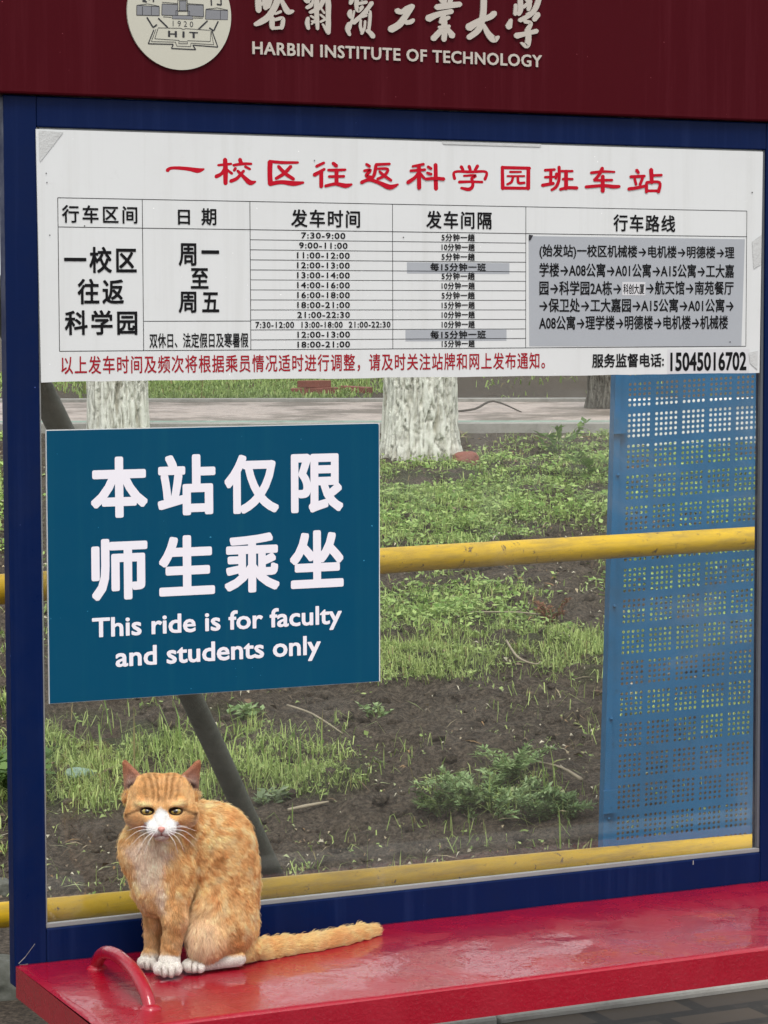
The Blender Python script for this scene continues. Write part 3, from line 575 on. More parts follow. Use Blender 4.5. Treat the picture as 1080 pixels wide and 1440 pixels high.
# ------------------------------------------------------------------ blue notice
bs = empty('notice_board', 'deep teal notice with large white Chinese characters fixed low on the glass', 'notice', tuple(W(300, 975)))
X0, X1 = xx(66.5, 800), xx(532.8, 780); Z0 = (zx(69, 990)+zx(532, 958))/2; Z1 = (zx(66, 603.5)+zx(533, 597.3))/2
box('backing', M['board_core'], bs, X0, X1+.0015, -.0012, .0032, Z0, Z1+.001)
BY = -.0016; S = Sheet(BY)
ring = []; r_ = .004
for (cx_, cz_, a0) in ((X1-r_, Z1-r_, 0), (X0+.001, Z1-.0005, 1), (X0+.001, Z0+.0005, 2), (X1-.001, Z0+.0005, 3)):
    if a0 == 0: ring += [(cx_+r_*math.cos(t), cz_+r_*math.sin(t)) for t in np.linspace(0, math.pi/2, 6)]
    else: ring.append((cx_, cz_))
S.poly(ring, False); S.build('face', M['teal'], bs)
S = Sheet(BY-.0004)
for ch, b in (('本', (127, 642, 207, 728)), ('站', (221, 639, 302.5, 724.5)), ('仅', (315, 639, 391.5, 722)), ('限', (408.5, 637.5, 482, 720.5)), ('师', (128, 757, 207, 843.5)), ('生', (223, 752.5, 301.5, 837)), ('乘', (315, 749.5, 392.5, 833)), ('坐', (407, 745.5, 482.5, 826.5))): S.text(ch, b, .034)
S.build('chinese_lettering', M['white_vinyl'], bs)
S = Sheet(BY-.0004)
for t, p, q, h_ in (('This ride is for faculty', (129, 895), (480, 876.5), 27.5), ('and students only', (162, 936), (450.5, 920), 28)):
    v, f = text_arrays(t, .022, 0, 1.0); a, b = v.min(0), v.max(0)
    wd = xx(q[0], q[1])-xx(*p); zb = (zx(*p)+zx(*q))/2; hh = zx(p[0], p[1]-h_)-zx(*p)
    k = hh/.727 
    v = np.column_stack([(v[:, 0]-a[0])/(b[0]-a[0])*wd+xx(*p), v[:, 1]*k+zb, v[:, 2]]); S.add(v, f)
S.build('english_lettering', M['white_vinyl'], bs)

# ------------------------------------------------------------------ bench and its handle
bn = empty('bench', 'long wet crimson metal bench in front of the glass wall', 'bench', (2.1, -.15, ZS))
FR = H(131, 1452, ZS); YF = FR[1]; XB = XL+.001
hb = ZS-(W(1000, 1391, YF)[2] if False else ZS-.058)
V = []; Fc = []; nx, ny = 240, 50
for j in range(ny+1):
    for i in range(nx+1):
        x = XB+(XE+.6-XB)*i/nx; y = YF+(-.0015-YF)*j/ny
        V.append((x, y, 0))
V = np.array(V); dz = (fbm(V*[5, 9, 1], 3, 2)-.5)*.0045
ed = np.minimum(np.minimum((V[:, 1]-YF)/.012, (V[:, 0]-XB)/.012), 1); V[:, 2] = ZS-.0010+dz*np.clip(ed, 0, 1)-.004*(1-np.clip((V[:, 1]-YF)/.006, 0, 1))**2-.002*(1-np.clip((V[:, 0]-XB)/.006, 0, 1))**2
q = np.arange((nx+1)*(ny+1)).reshape(ny+1, nx+1)
Fc = [tuple(a) for a in np.stack([q[:-1, :-1], q[:-1, 1:], q[1:, 1:], q[1:, :-1]], -1).reshape(-1, 4)]
bor = list(q[0, :])+list(q[1:, -1])+list(q[-1, -2::-1])+list(q[-2:0, 0]); n0 = len(V)
V = np.concatenate([V, np.column_stack([V[bor][:, :2], np.full(len(bor), ZS-.058)])])
for i in range(len(bor)): k = (i+1) % len(bor); Fc.append((bor[k], bor[i], n0+i, n0+k))
Fc.append(tuple(range(n0+len(bor)-1, n0-1, -1)))
o = pydata('seat', V, Fc, M['bench'], bn)
for p in o.data.polygons: p.use_smooth = len(p.vertices) == 4 and abs(p.normal.z) > .5
hz = ZS
hp = [H(136, 1370, ZS-.012), None, None, None, None, H(213, 1428, ZS-.012)]
a, b = hp[0], hp[5]; xm = (a[0]+b[0])/2
def hpt(t, z): return (a[0]+(b[0]-a[0])*t, a[1]+(b[1]-a[1])*t, ZS+z)
hh = tube('handle', M['bench'], bn, [hpt(-.01, -.012), hpt(.02, .012), hpt(.14, .034), hpt(.32, .045), hpt(.52, .046), hpt(.74, .038), hpt(.92, .017), hpt(1.0, -.012)], [.0115]*8, 20, 5)
for pt in (hpt(0.0, .001), hpt(.99, .001)):             # weld collars
    V, Fc = tube_arrays([(pt[0], pt[1], ZS-.004), (pt[0], pt[1], ZS+.001), (pt[0], pt[1], ZS+.006)], [.02, .018, .011], 18); pydata('weld', V, Fc, M['bench'], hh, True)

box('leg', M['blue'], bn, XE+.06, XE+.11, -.2, -.15, .001, ZS-.0585, .003)
for x in (1.55, 1.9): box('leg', M['blue'], bn, x, x+.05, -.2, -.15, .001, ZS-.0585, .003)

# ------------------------------------------------------------------ yellow rails, dark brace, perforated sheet
def rail(name, label, pts, rad):
    P = [U(*p) for p in pts]; V, Fc = tube_arrays(P, rad, 24, True, 6)
    o = pydata(name, V, Fc, M['yellow'], None, True); return tag(o, label, 'rail', 'yellow pipe rails behind the glass')
rail('pipe_rail', 'upper of two weathered yellow pipe rails, crossing behind the teal notice', [(-160, 841, 4.75), (5, 828.5, 5.0), (535, 789, 5.85), (800, 772.5, 6.3), (1063, 756.5, 6.75), (1300, 742, 7.15)], .0300)
rail('pipe_rail', 'lower of two weathered yellow pipe rails, just above the bench back', [(-160, 1296, 4.9), (5, 1286.5, 5.05), (535, 1236, 5.6), (800, 1211, 5.9), (1063, 1187, 6.2), (1300, 1166, 6.5)], .0255)
P = [U(-60, 310, 5.0), U(54, 540, 5.45), U(271, 985, 6.35), U(388, 1240, 6.9)]
o = tube('brace_pole', M['brace'], None, [P[0], P[1], P[2], P[3]], .0285, 16, 4); tag(o, 'dark slanting steel pole leaning behind the glass and the cat', 'pole')
# perforated sheet: 5 x 5 round holes in every square
ps = empty('perforated_panel', 'upright blue perforated metal sheet behind the right half of the glass', 'metal panel', tuple(U(960, 1250, 7.1)))
TLp, BLp = U(874, 470, 6.95), U(853, 1240, 6.95); TRp = U(874+37.8*7.1, 470-16, 7.10)
ex = (TRp-TLp); Wd = np.linalg.norm(ex); ex /= Wd; ez = (BLp-TLp); Ht = np.linalg.norm(ez); ez /= Ht; en = np.cross(ex, ez); en /= np.linalg.norm(en)
gpit = Wd/7.1; pit = gpit*6.7/37.8; pv = 7.3*6.95/F; gv = 43.6*6.95/F
V = []; Fc = []; K = 10; rh = pv*.315
def cell(u0, v0, u1, v1, hole):
    n0 = len(V)
    c = [(u0, v0), (u1, v0), (u1, v1), (u0, v1)]
    if not hole:
        V.extend(c); Fc.append((n0, n0+1, n0+2, n0+3)); return
    um, vm = (u0+u1)/2, (v0+v1)/2; mids = [(um, v0), (u1, vm), (um, v1), (u0, vm)]
    outer = [c[0], mids[0], c[1], mids[1], c[2], mids[2], c[3], mids[3]]; V.extend(outer)
    for k in range(8):
        t = math.radians(-135+45*k); V.append((um+rh*math.cos(t), vm+rh*math.sin(t)))
    for k in range(8): j = (k+1) % 8; Fc.append((n0+k, n0+j, n0+8+j, n0+8+k))
mg = .022; v = .047; ng = int((Wd-mg)/gpit); nr = int((Ht-.04)/gv)
cell(0, 0, Wd, v, False)
for r in range(nr):
    rowsv = [v+i*pv for i in range(6)]
    u = 0; cell(0, v, mg, rowsv[5], False); u = mg
    for g in range(ng):
        for i in range(5):
            for j in range(5): cell(u+j*pit, rowsv[i], u+(j+1)*pit, rowsv[i+1], True)
        ue = mg+(g+1)*gpit if g < ng-1 else Wd
        cell(u+5*pit, v, ue, rowsv[5], False); u = ue
    vn = v+gv if r < nr-1 else Ht
    cell(0, rowsv[5], Wd, vn, False); v = vn
V = np.array(V); P3 = TLp+V[:, :1]*ex+V[:, 1:]*ez
o = pydata('sheet', P3, Fc, M['panel'], ps)
bm = bmesh.new(); bm.from_mesh(o.data); bmesh.ops.remove_doubles(bm, verts=bm.verts, dist=1e-5); bm.to_mesh(o.data); bm.free()
sm = o.modifiers.new('thickness', 'SOLIDIFY'); sm.thickness = .0012
def pbox(name, u0, u1, v0, v1, n0, n1):
    c = [TLp+ex*a+ez*b+en*d for a in (u0, u1) for b in (v0, v1) for d in (n0, n1)]
    return pydata(name, c, [(0, 1, 3, 2), (4, 6, 7, 5), (0, 4, 5, 1), (2, 3, 7, 6), (0, 2, 6, 4), (1, 5, 7, 3)], M['panel'], ps)
pbox('flange', -.018, -.0005, 0, Ht, -.012, .025)
for y in (578, 1110): vv = (y-470)/770*Ht; pbox('hinge', -.024, .016, vv, vv+.062, -.024, -.0125)
for y in (668, 852, 1010, 1150): 
    vv = (y-470)/770*Ht; V, Fc = tube_arrays([TLp+ex*-.004+ez*vv-en*.012, TLp+ex*-.004+ez*vv-en*.019], [.005, .004], 10); pydata('rivet', V, Fc, M['panel'], ps, True)

# ------------------------------------------------------------------ trees
def tree(label, px, Z, dia, m, hgt, lean=(0, 0), seed=1, crown_r=2.3, base=None, nleaf=2600):
    P0 = U(px, 640, Z); g = float(ground_z([P0[0]], [P0[1]], False)[0]); P0[2] = g
    t = empty('tree', label, 'tree', tuple(P0), 'street trees on the lawn')
    r = np.random.default_rng(seed); n = 220; m_ = 240; zs = np.concatenate([np.linspace(-.12, 1.5, m_-60), np.linspace(1.53, hgt, 60)]); a = np.linspace(0, 2*np.pi, n, endpoint=False)
    A, Zz = np.meshgrid(a, zs); rad = dia/2*(1+.24*np.exp(-np.maximum(Zz, 0)/.12)-.22*np.clip(Zz/hgt, 0, 1))
    pn = np.column_stack([np.cos(A.ravel())*3.0, np.sin(A.ravel())*3.0, Zz.ravel()*2.2])+seed*7
    big = (fbm(pn*.5, 3, seed)-.5)*.22
    q_ = pn*[3.4, 3.4, 2.6]; q_ = q_+(fbm(pn*2.2, 2, seed+3)[:, None]-.5)*3.2
    rid = 1-np.abs(fbm(q_, 4, seed+1)*2-1)*3.2; rid = np.clip(rid, 0, 1)          # 1 on crack lines
    pl = fbm(pn*[5, 5, 2.6], 3, seed+2)-.5
    rr = rad.ravel()*(1+big)+dia*(.055*pl-.060*rid**2)
    cx_ = lean[0]*Zz.ravel(); cy_ = lean[1]*Zz.ravel()
    V = np.column_stack([P0[0]+cx_+rr*np.cos(A.ravel()), P0[1]+cy_+rr*np.sin(A.ravel()), g+Zz.ravel()])
    q = np.arange(n*m_).reshape(m_, n); qn = np.roll(q, -1, 1); f = np.stack([q[:-1], qn[:-1], qn[1:], q[1:]], -1).reshape(-1, 4)
    wear = np.clip(rid**1.5*.7+ss(.63, .72, fbm(pn*1.3, 3, seed+9))*.8+ss(.10, .0, Zz.ravel())*.6, 0, 1)
    fast('trunk', V, f, np.full(len(f), 4), m, t, True, np.repeat(wear[:, None], 3, 1))
    top = np.array([P0[0]+lean[0]*hgt, P0[1]+lean[1]*hgt, g+hgt])
    tips = []
    for k in range(6):
        th = k*1.05+r.uniform(-.3, .3); L = r.uniform(.8, 1.3)*crown_r
        p1 = top+np.array([math.cos(th)*L*.3, math.sin(th)*L*.3, L*.35]); p2 = top+np.array([math.cos(th)*L*.8, math.sin(th)*L*.8, L*.75+r.uniform(-.2, .3)])
        V, Fc = tube_arrays([top-[0, 0, .35], p1, p2], [dia*.3, dia*.17, dia*.04], 10, True, 4); pydata('limb', V, Fc, M['rawbark'], t, True); tips += [p1, (p1+p2)/2, p2]
    leafcloud('crown', t, np.array(tips), crown_r*.55, nleaf, .11, r)
    return t
def leafcloud(name, t, cents, rad, n, ls, r, c0=(.05, .10, .02), c1=(.11, .17, .035)):
    c = cents[r.integers(0, len(cents), n)]; d = r.normal(size=(n, 3)); d /= np.linalg.norm(d, axis=1)[:, None]
    p = c+d*(rad*r.random(n)**.45)[:, None]*[1, 1, .8]
    return leaves(name, t, p, r.normal(size=(n, 3))+[0, 0, .4], r.uniform(.6, 1.2, n)*ls, r, c0, c1)
def leaves(name, t, p, dirs, L, r, c0, c1, wid=.42, m=None, nrm=None):
    n = len(p); dirs = dirs/np.linalg.norm(dirs, axis=1)[:, None]; s = np.cross(dirs, r.normal(size=(n, 3)) if nrm is None else nrm); s /= np.linalg.norm(s, axis=1)[:, None]
    nn = np.cross(s, dirs); L = L[:, None]
    V = np.stack([p, p+dirs*L*.45+s*L*wid*.5+nn*L*.05, p+dirs*L, p+dirs*L*.45-s*L*wid*.5+nn*L*.05], 1).reshape(-1, 3)
    k = r.random(n)[:, None]; col = np.array(c0)*(1-k)+np.array(c1)*k if not callable(c0) else c0(n)
    idx = np.arange(n*4); return fast(name, V, idx, np.full(n, 4), m or M['leaf'], t, False, np.repeat(col, 4, 0))
tree('limewashed tree trunk rising behind the middle of the glass', 592, 13.7, .395, M['limewash'], 6.2, (.012, 0), 3)
tree('limewashed tree trunk behind the left end of the timetable', 168, 13.6, .325, M['limewash'], 6.0, (-.01, 0), 5)
tree('grey unpainted tree trunk by the path beside the perforated sheet', 852, 16.9, .25, M['greybark'], 6.4, (0, 0), 8)
tree('bare brown tree trunk left of the shelter post', -60, 15.0, .3, M['rawbark'], 6.1, (0, 0), 11)

# ------------------------------------------------------------------ lawn: blades, small leaves, litter
def wedge(n, d0, d1, lo, hi, r):
    d = np.sqrt(r.random(n)*(d1*d1-d0*d0)+d0*d0); l = (lo+(hi-lo)*r.random(n))*d
    return CAM[0]+d*FH[0]+l*RH[0], CAM[1]+d*FH[1]+l*RH[1], d
def lawn_at(n, d0, d1, lo=-.22, hi=.24, thr=(.36, .56), seed=4, pw=1.0, base=.10):
    r = np.random.default_rng(seed); x, y, d = wedge(n, d0, d1, lo, hi, r); z = ground_z(x, y)
    P = np.column_stack([x, y, z]); px, py, _ = PX(P); m = gmask(px, py)
    out = (px < 20) | (px > 1075); m = np.where(out, np.maximum(m, .62*(fbm(P*[1.1, 1.1, 0]+5, 2, 31) > .5)), m)
    m = np.clip(m*(.55+.9*fbm(P*[1.9, 1.9, 0], 3, 57)), 0, 1); path = (d > 14.95) & (d < 17.85)
    dens = m*ss(thr[0], thr[1], fbm(P*[4.5, 4.5, 0], 4, 13)+.10*(m-.4))
    dens = np.maximum(dens, base*ss(.42, .66, fbm(P*[6, 6, 0], 3, 99))); dens = np.where(path, 0, dens); keep = r.random(n) < dens**pw
    return P[keep], r
def blades(P, r, L0, L1, wd, c0, c1, lean=1.45):
    n = len(P); L = (r.uniform(L0, L1, n)*(.6+.8*fbm(P*[3.1, 3.1, 0], 2, 43)))[:, None]; th = r.random(n)*2*np.pi; ln = (r.random(n)*lean)[:, None]
    out = np.column_stack([np.cos(th), np.sin(th), 0*th]); sd = np.column_stack([-np.sin(th), np.cos(th), 0*th])*wd*r.uniform(.6, 1.3, n)[:, None]
    upv = np.array([0, 0, 1.0]); B = P-upv*.006
    p1 = B+upv*L*.55+out*L*ln*.35; p2 = B+upv*L*np.maximum(1-.62*ln, .18)+out*L*ln*.9
    V = np.stack([B-sd*.5, B+sd*.5, p1+sd*.45, p1-sd*.45, p2], 1).reshape(-1, 3)
    i = np.arange(n)[:, None]*5; idx = np.concatenate([i+[0, 1, 2, 3], i+[3, 2, 4]], 1).ravel(); sz = np.tile([4, 3], n)
    k = r.random(n)[:, None]; col = np.array(c0)*(1-k)+np.array(c1)*k
    tint = fbm(P*[2.2, 2.2, 0], 2, 41)[:, None]; col = col*(.75+.5*tint)
    dry = (r.random(n) < .05)[:, None]; col = np.where(dry, [.26, .22, .09], col)
    return V, idx, sz, np.repeat(col, 5, 0)
def merge(parts, name, m):
    V = []; I = []; S_ = []; C_ = []; o = 0
    for v, i, s, c in parts: V.append(v); I.append(i+o); S_.append(s); C_.append(c); o += len(v)
    return fast(name, np.concatenate(V), np.concatenate(I), np.concatenate(S_), m, None, False, np.concatenate(C_))
pa = []
P, r = lawn_at(110000, 6.6, 9.6, seed=4, base=.05); pa.append(blades(P, r, .03, .085, .0032, (.18, .27, .06), (.52, .62, .22)))
P, r = lawn_at(130000, 9.2, 15.0, seed=5, base=.05); pa.append(blades(P, r, .03, .07, .0048, (.20, .31, .065), (.54, .66, .23)))
P, r = lawn_at(60000, 17.9, 24, seed=6, base=.02, thr=(.3, .5)); pa.append(blades(P, r, .04, .10, .012, (.15, .25, .05), (.40, .52, .17)))
P, r = lawn_at(900, 6.7, 8.6, seed=16, thr=(.40, .6)); pa.append(blades(P, r, .12, .20, .005, (.15, .26, .05), (.34, .44, .12), 1.0))
o = merge(pa, 'grass', M['leaf']); tag(o, kind='stuff')
def leafset(P, r, ls, c0, c1, per=1):
    P = np.repeat(P, per, 0); n = len(P); d = r.normal(size=(n, 3))*[1, 1, .25]+[0, 0, .35]
    d /= np.linalg.norm(d, axis=1)[:, None]; L = r.uniform(.5, 1.25, n)*ls; P = P+np.column_stack([r.normal(size=n)*ls*.5, r.normal(size=n)*ls*.5, r.random(n)*ls*1.3])
    s = np.cross(d, [0, 0, 1.0]+r.normal(size=(n, 3))*.35); s /= np.linalg.norm(s, axis=1)[:, None]; nn = np.cross(s, d); L = L[:, None]; wd = r.uniform(.35, .8, n)[:, None]
    V = np.stack([P, P+d*L*.4+s*L*wd*.5-nn*L*.08, P+d*L-[0, 0, .15]*L, P+d*L*.4-s*L*wd*.5-nn*L*.08], 1).reshape(-1, 3)
    k = r.random(n)[:, None]; col = (np.array(c0)*(1-k)+np.array(c1)*k)*(.75+.5*fbm(P*[2.2, 2.2, 0], 2, 51)[:, None])
    return V, np.arange(n*4), np.full(n, 4), np.repeat(col, 4, 0)
pa = []
P, r = lawn_at(20000, 6.6, 10, seed=7, thr=(.38, .58), base=.05); pa.append(leafset(P, r, .020, (.16, .26, .06), (.44, .55, .20), 3))
P, r = lawn_at(40000, 9.5, 15.0, seed=8, thr=(.36, .56), base=.08); pa.append(leafset(P, r, .029, (.17, .31, .065), (.50, .65, .22), 4))
o = merge(pa, 'ground_cover', M['leaf']); tag(o, kind='stuff')
# pale clippings, dead stems and leaf scraps on the soil
r = np.random.default_rng(12); x, y, d = wedge(26000, 6.4, 14.8, -.22, .24, r); P = np.column_stack([x, y, ground_z(x, y)+.006])
k = fbm(P*[2.5, 2.5, 0], 3, 61) > r.uniform(.33, .80, len(P)); P = P[k]; n = len(P)
dv = np.column_stack([r.normal(size=n), r.normal(size=n), r.normal(size=n)*.25])
pal = 1.35*np.array([(.30, .25, .16), (.42, .39, .29), (.24, .27, .10), (.24, .15, .07), (.16, .11, .07), (.13, .10, .07), (.28, .31, .16), (.19, .24, .09), (.10, .075, .05), (.36, .33, .25)])
ty = np.minimum(r.integers(0, 10, n), r.integers(4, 14, n)) % 10; ty = r.integers(0, 10, n); L = np.where(r.random(n) < .3, r.uniform(.03, .10, n), r.uniform(.006, .026, n))*np.interp(d[k], [6.5, 14], [.85, 1.35]); 
wv = np.where(L > .04, .06, .5)
dv /= np.linalg.norm(dv, axis=1)[:, None]; s = np.cross(dv, [0, 0, 1.0]+r.normal(size=(n, 3))*.4); s /= np.linalg.norm(s, axis=1)[:, None]; L = L[:, None]; wv = wv[:, None]
V = np.stack([P, P+dv*L*.45+s*L*wv*.5+[0, 0, .006], P+dv*L, P+dv*L*.45-s*L*wv*.5+[0, 0, .006]], 1).reshape(-1, 3)
o = fast('plant_litter', V, np.arange(4*n), np.full(n, 4), M['litter'], None, False, np.repeat(pal[ty]*r.uniform(.6, 1.1, n)[:, None], 4, 0)); tag(o, kind='stuff')
# soil clods
r = np.random.default_rng(19); x, y, d = wedge(2200, 6.4, 12, -.2, .22, r); P = np.column_stack([x, y, ground_z(x, y)])
ico = bmesh.new(); bmesh.ops.create_icosphere(ico, subdivisions=1, radius=1); iv = np.array([v.co[:] for v in ico.verts]); ifc = np.array([[v.index for v in f.verts] for f in ico.faces]); ico.free()
sz = .006+.03*r.random(len(P))**2.5; V = P[:, None]+iv[None]*sz[:, None, None]*r.uniform(.6, 1.3, (len(P), len(iv), 1))*[1, 1, .7]; I = (ifc[None]+np.arange(len(P))[:, None, None]*len(iv)).ravel()
o = fast('soil_clods', V.reshape(-1, 3), I, np.full(len(P)*len(ifc), 3), M['soil'], None, True, np.zeros((V.size//3, 3))); tag(o, kind='stuff')

# ------------------------------------------------------------------ single plants, twigs, bricks, stones
def weed(label, px, py, spread, h, n, ls, c0, c1, seed, feather=False):
    r = np.random.default_rng(seed); P0 = place(px, py); t = empty('weed_plant', label, 'weed', tuple(P0))
    SV = []; SF = []; LP = []; LD = []; o_ = 0
    for k in range(n):
        th = r.uniform(0, 2*np.pi); rr = spread*r.random()**.5*.6; b = P0+[math.cos(th)*rr, math.sin(th)*rr, 0]; b[2] = float(ground_z([b[0]], [b[1]])[0])-.005
        t2 = th+r.normal()*.7; L = h*r.uniform(.6, 1.2); ln = r.uniform(.3, 1.1)
        p1 = b+[math.cos(t2)*L*ln*.3, math.sin(t2)*L*ln*.3, L*.6]; p2 = b+[math.cos(t2)*L*ln, math.sin(t2)*L*ln, L*(1.0-.45*ln)]
        v, f = tube_arrays([b, p1, p2], [.0028, .002, .001], 5, True, 4); SV.append(v); SF += [tuple(i+o_ for i in a) for a in f]; o_ += len(v)
        for a in np.linspace(.2, 1, 12 if feather else 6):
            c = (1-a)**2*b+2*a*(1-a)*p1+a*a*p2; T = p2-b; T = T/np.linalg.norm(T)
            for sgn in (-1, 1):
                sdv = np.cross(T, [0, 0, 1.0]); sdv /= max(np.linalg.norm(sdv), 1e-6)
                for q_ in range(3 if feather else 1): LP.append(c+r.normal(size=3)*.004); LD.append(sdv*sgn*1.0+T*r.uniform(.2, .9)+r.normal(size=3)*.35)
    stem = pydata('stem', np.concatenate(SV), SF, M['litter'], t, True, np.tile([[.12, .16, .05]], (o_, 1)))
    LP = np.array(LP); LD = np.array(LD); leaves('leaves', t, LP, LD, r.uniform(.6, 1.2, len(LP))*ls, r, c0, c1, .32 if feather else .55, None, np.array([0, 0, 1.0])+r.normal(size=(len(LP), 3))*.3)
    return t
G0, G1 = (.17, .28, .10), (.40, .52, .25)
weed('feathery green weed heap on bare soil, left of the perforated sheet', 695, 1135, .20, .11, 30, .024, G0, G1, 1, True)
weed('upright feathery weed at the top of the weed heap', 722, 1095, .06, .13, 12, .024, (.17, .28, .10), (.38, .50, .22), 2, True)
weed('low wilted weed trailing right from the weed heap', 790, 1150, .10, .08, 16, .026, G0, (.15, .21, .09), 3, True)
weed('small wilted weed at the left foot of the weed heap', 630, 1150, .09, .08, 14, .026, (.07, .12, .03), (.16, .22, .08), 4, True)
weed('dark green sprout right of the slanting pole on brown soil', 528, 1005, .05, .05, 6, .026, G0, G1, 5)
weed('tall yellow green seedling standing before the path near the grey trunk', 788, 640, .08, .17, 5, .06, (.08, .17, .03), (.18, .30, .06), 6)
weed('bushy leafy seedling just left of the perforated sheet', 835, 672, .08, .15, 6, .06, (.09, .18, .03), (.20, .32, .07), 7)
weed('broad leaved weed with pale leaves right of the slanting pole', 385, 1130, .05, .05, 7, .034, (.10, .16, .06), (.30, .36, .22), 8)
weed('broad leaved dock under the corner of the teal notice', 335, 1010, .06, .06, 7, .034, G0, G1, 9)
weed('leafy weed tuft left of the blue post', -12, 1110, .12, .16, 22, .06, (.06, .13, .03), (.15, .25, .06), 10)
weed('dry reddish weed on the soil above the yellow rail', 780, 875, .05, .12, 7, .022, (.22, .09, .05), (.30, .15, .08), 12, True)
def twig(name, label, pts, rad, m):
    P = [place(*p[:2])+np.array([0, 0, p[2]]) for p in pts]; V, Fc = tube_arrays(P, rad, 8, True, 4); o = pydata(name, V, Fc, m, None, True); return tag(o, label, 'twig')
twig('twig', 'long pale dry stalk lying on the soil below the notice corner', [(404, 1000, .02), (440, 1017, .03), (482, 1038, .015)], [.004, .0035, .002], M['twig'])
twig('twig', 'short white stalk lying right of the slanting pole', [(405, 1146, .015), (430, 1143, .02), (462, 1133, .012)], [.005, .006, .003], M['twig'])
twig('twig', 'curved pale stalk lying on the middle of the lawn', [(712, 912, .03), (728, 944, .05), (752, 950, .04), (760, 938, .02)], [.004, .004, .003, .002], M['twig'])
twig('twig', 'pale stalk slanting out of the weed heap to the right', [(755, 1085, .03), (790, 1098, .04), (818, 1106, .02)], [.003, .004, .007], M['twig'])
twig('twig', 'thin red brown stalk lying across the middle lawn', [(660, 868, .02), (730, 872, .03), (775, 874, .02)], [.003, .003, .002], M['twig'])
twig('fallen_branch', 'thin dark fallen branch lying on the path behind the middle trunk', [(640, 585, .03), (668, 586, .05), (694, 579, .07), (733, 586, .03)], [.006, .008, .007, .004], M['darktwig'])
def brick(label, px, py, rz, lift, tilt=0):
    P = place(px, py); bm = bmesh.new(); add_box(bm, -.12, .12, -.058, .058, 0, .053, .004)
    o = from_bm('brick', bm, M['redbrick']); o.location = (P[0], P[1], P[2]+lift); o.rotation_euler = (0, tilt, rz); return tag(o, label, 'brick', 'loose bricks beyond the path')
brick('red brick lying flat at the bottom left of the loose brick pile', 432, 555, -.5, -.004); brick('red brick at the bottom right of the loose brick pile', 452, 554, -.2, -.004); brick('red brick lying askew on top of the loose brick pile', 442, 554, .25, .049); brick('single red brick lying apart to the right of the brick pile', 500, 552, -.9, -.006, .05)
def stone(label, px, py, r_, seed, m='kerb', cat='stone', name='stone'):
    P = place(px, py); bm = bmesh.new(); bmesh.ops.create_icosphere(bm, subdivisions=4, radius=1); V = np.array([v.co[:] for v in bm.verts])
    k = (1+(fbm(V*1.3+seed, 3, seed)-.5)*.9)[:, None]; V = V*k*np.array(r_)+P+[0, 0, r_[2]*.35]
    for v, c in zip(bm.verts, V): v.co = c
    o = from_bm(name, bm, M[m], None, True); return tag(o, label, cat)
stone('grey stone on the soil left of the post near the lower rail', 4, 1255, (.05, .04, .03), 2, 'brace')
stone('long grey rock beside the bottom of the blue post', -2, 1398, (.13, .07, .06), 5, 'brace')
stone('mossy flat stone in the grass left of the cat', 112, 1093, (.05, .03, .022), 8, 'kerb_green')
stone('small reddish stone at the foot of the middle trunk', 655, 650, (.07, .05, .045), 9, 'redbrick')
# white wall added to give the bright path glare behind the sheet's holes
def add_glare_wall():
    a = U(1010, 600, 14.5); t = empty('glare_wall', 'added low white wall standing in for the bright path glare behind the perforated sheet', 'wall', (a[0], a[1], .83))
    for i in range(2):
        p0, p1 = U(880, 600, 14.3), U(1420, 600, 14.9); d = (p1-p0); L = np.hypot(d[0], d[1]); ang = math.atan2(d[1], d[0])
    m = paint('white_glare_wall', (.78, .78, .76), .8, .2, (.5, .5, .47), 3, .1)
    for nm, z0, z1, th in (('wall_face', .74, 1.045, .12), ('coping', 1.046, 1.085, .15)):
        bm = bmesh.new(); add_box(bm, 0, L, -th/2, th/2, z0, z1, .006); bmesh.ops.rotate(bm, verts=bm.verts, matrix=Matrix.Rotation(ang, 3, 'Z')); bmesh.ops.translate(bm, verts=bm.verts, vec=(p0[0], p0[1], 0)); from_bm(nm, bm, m, t)
add_glare_wall()

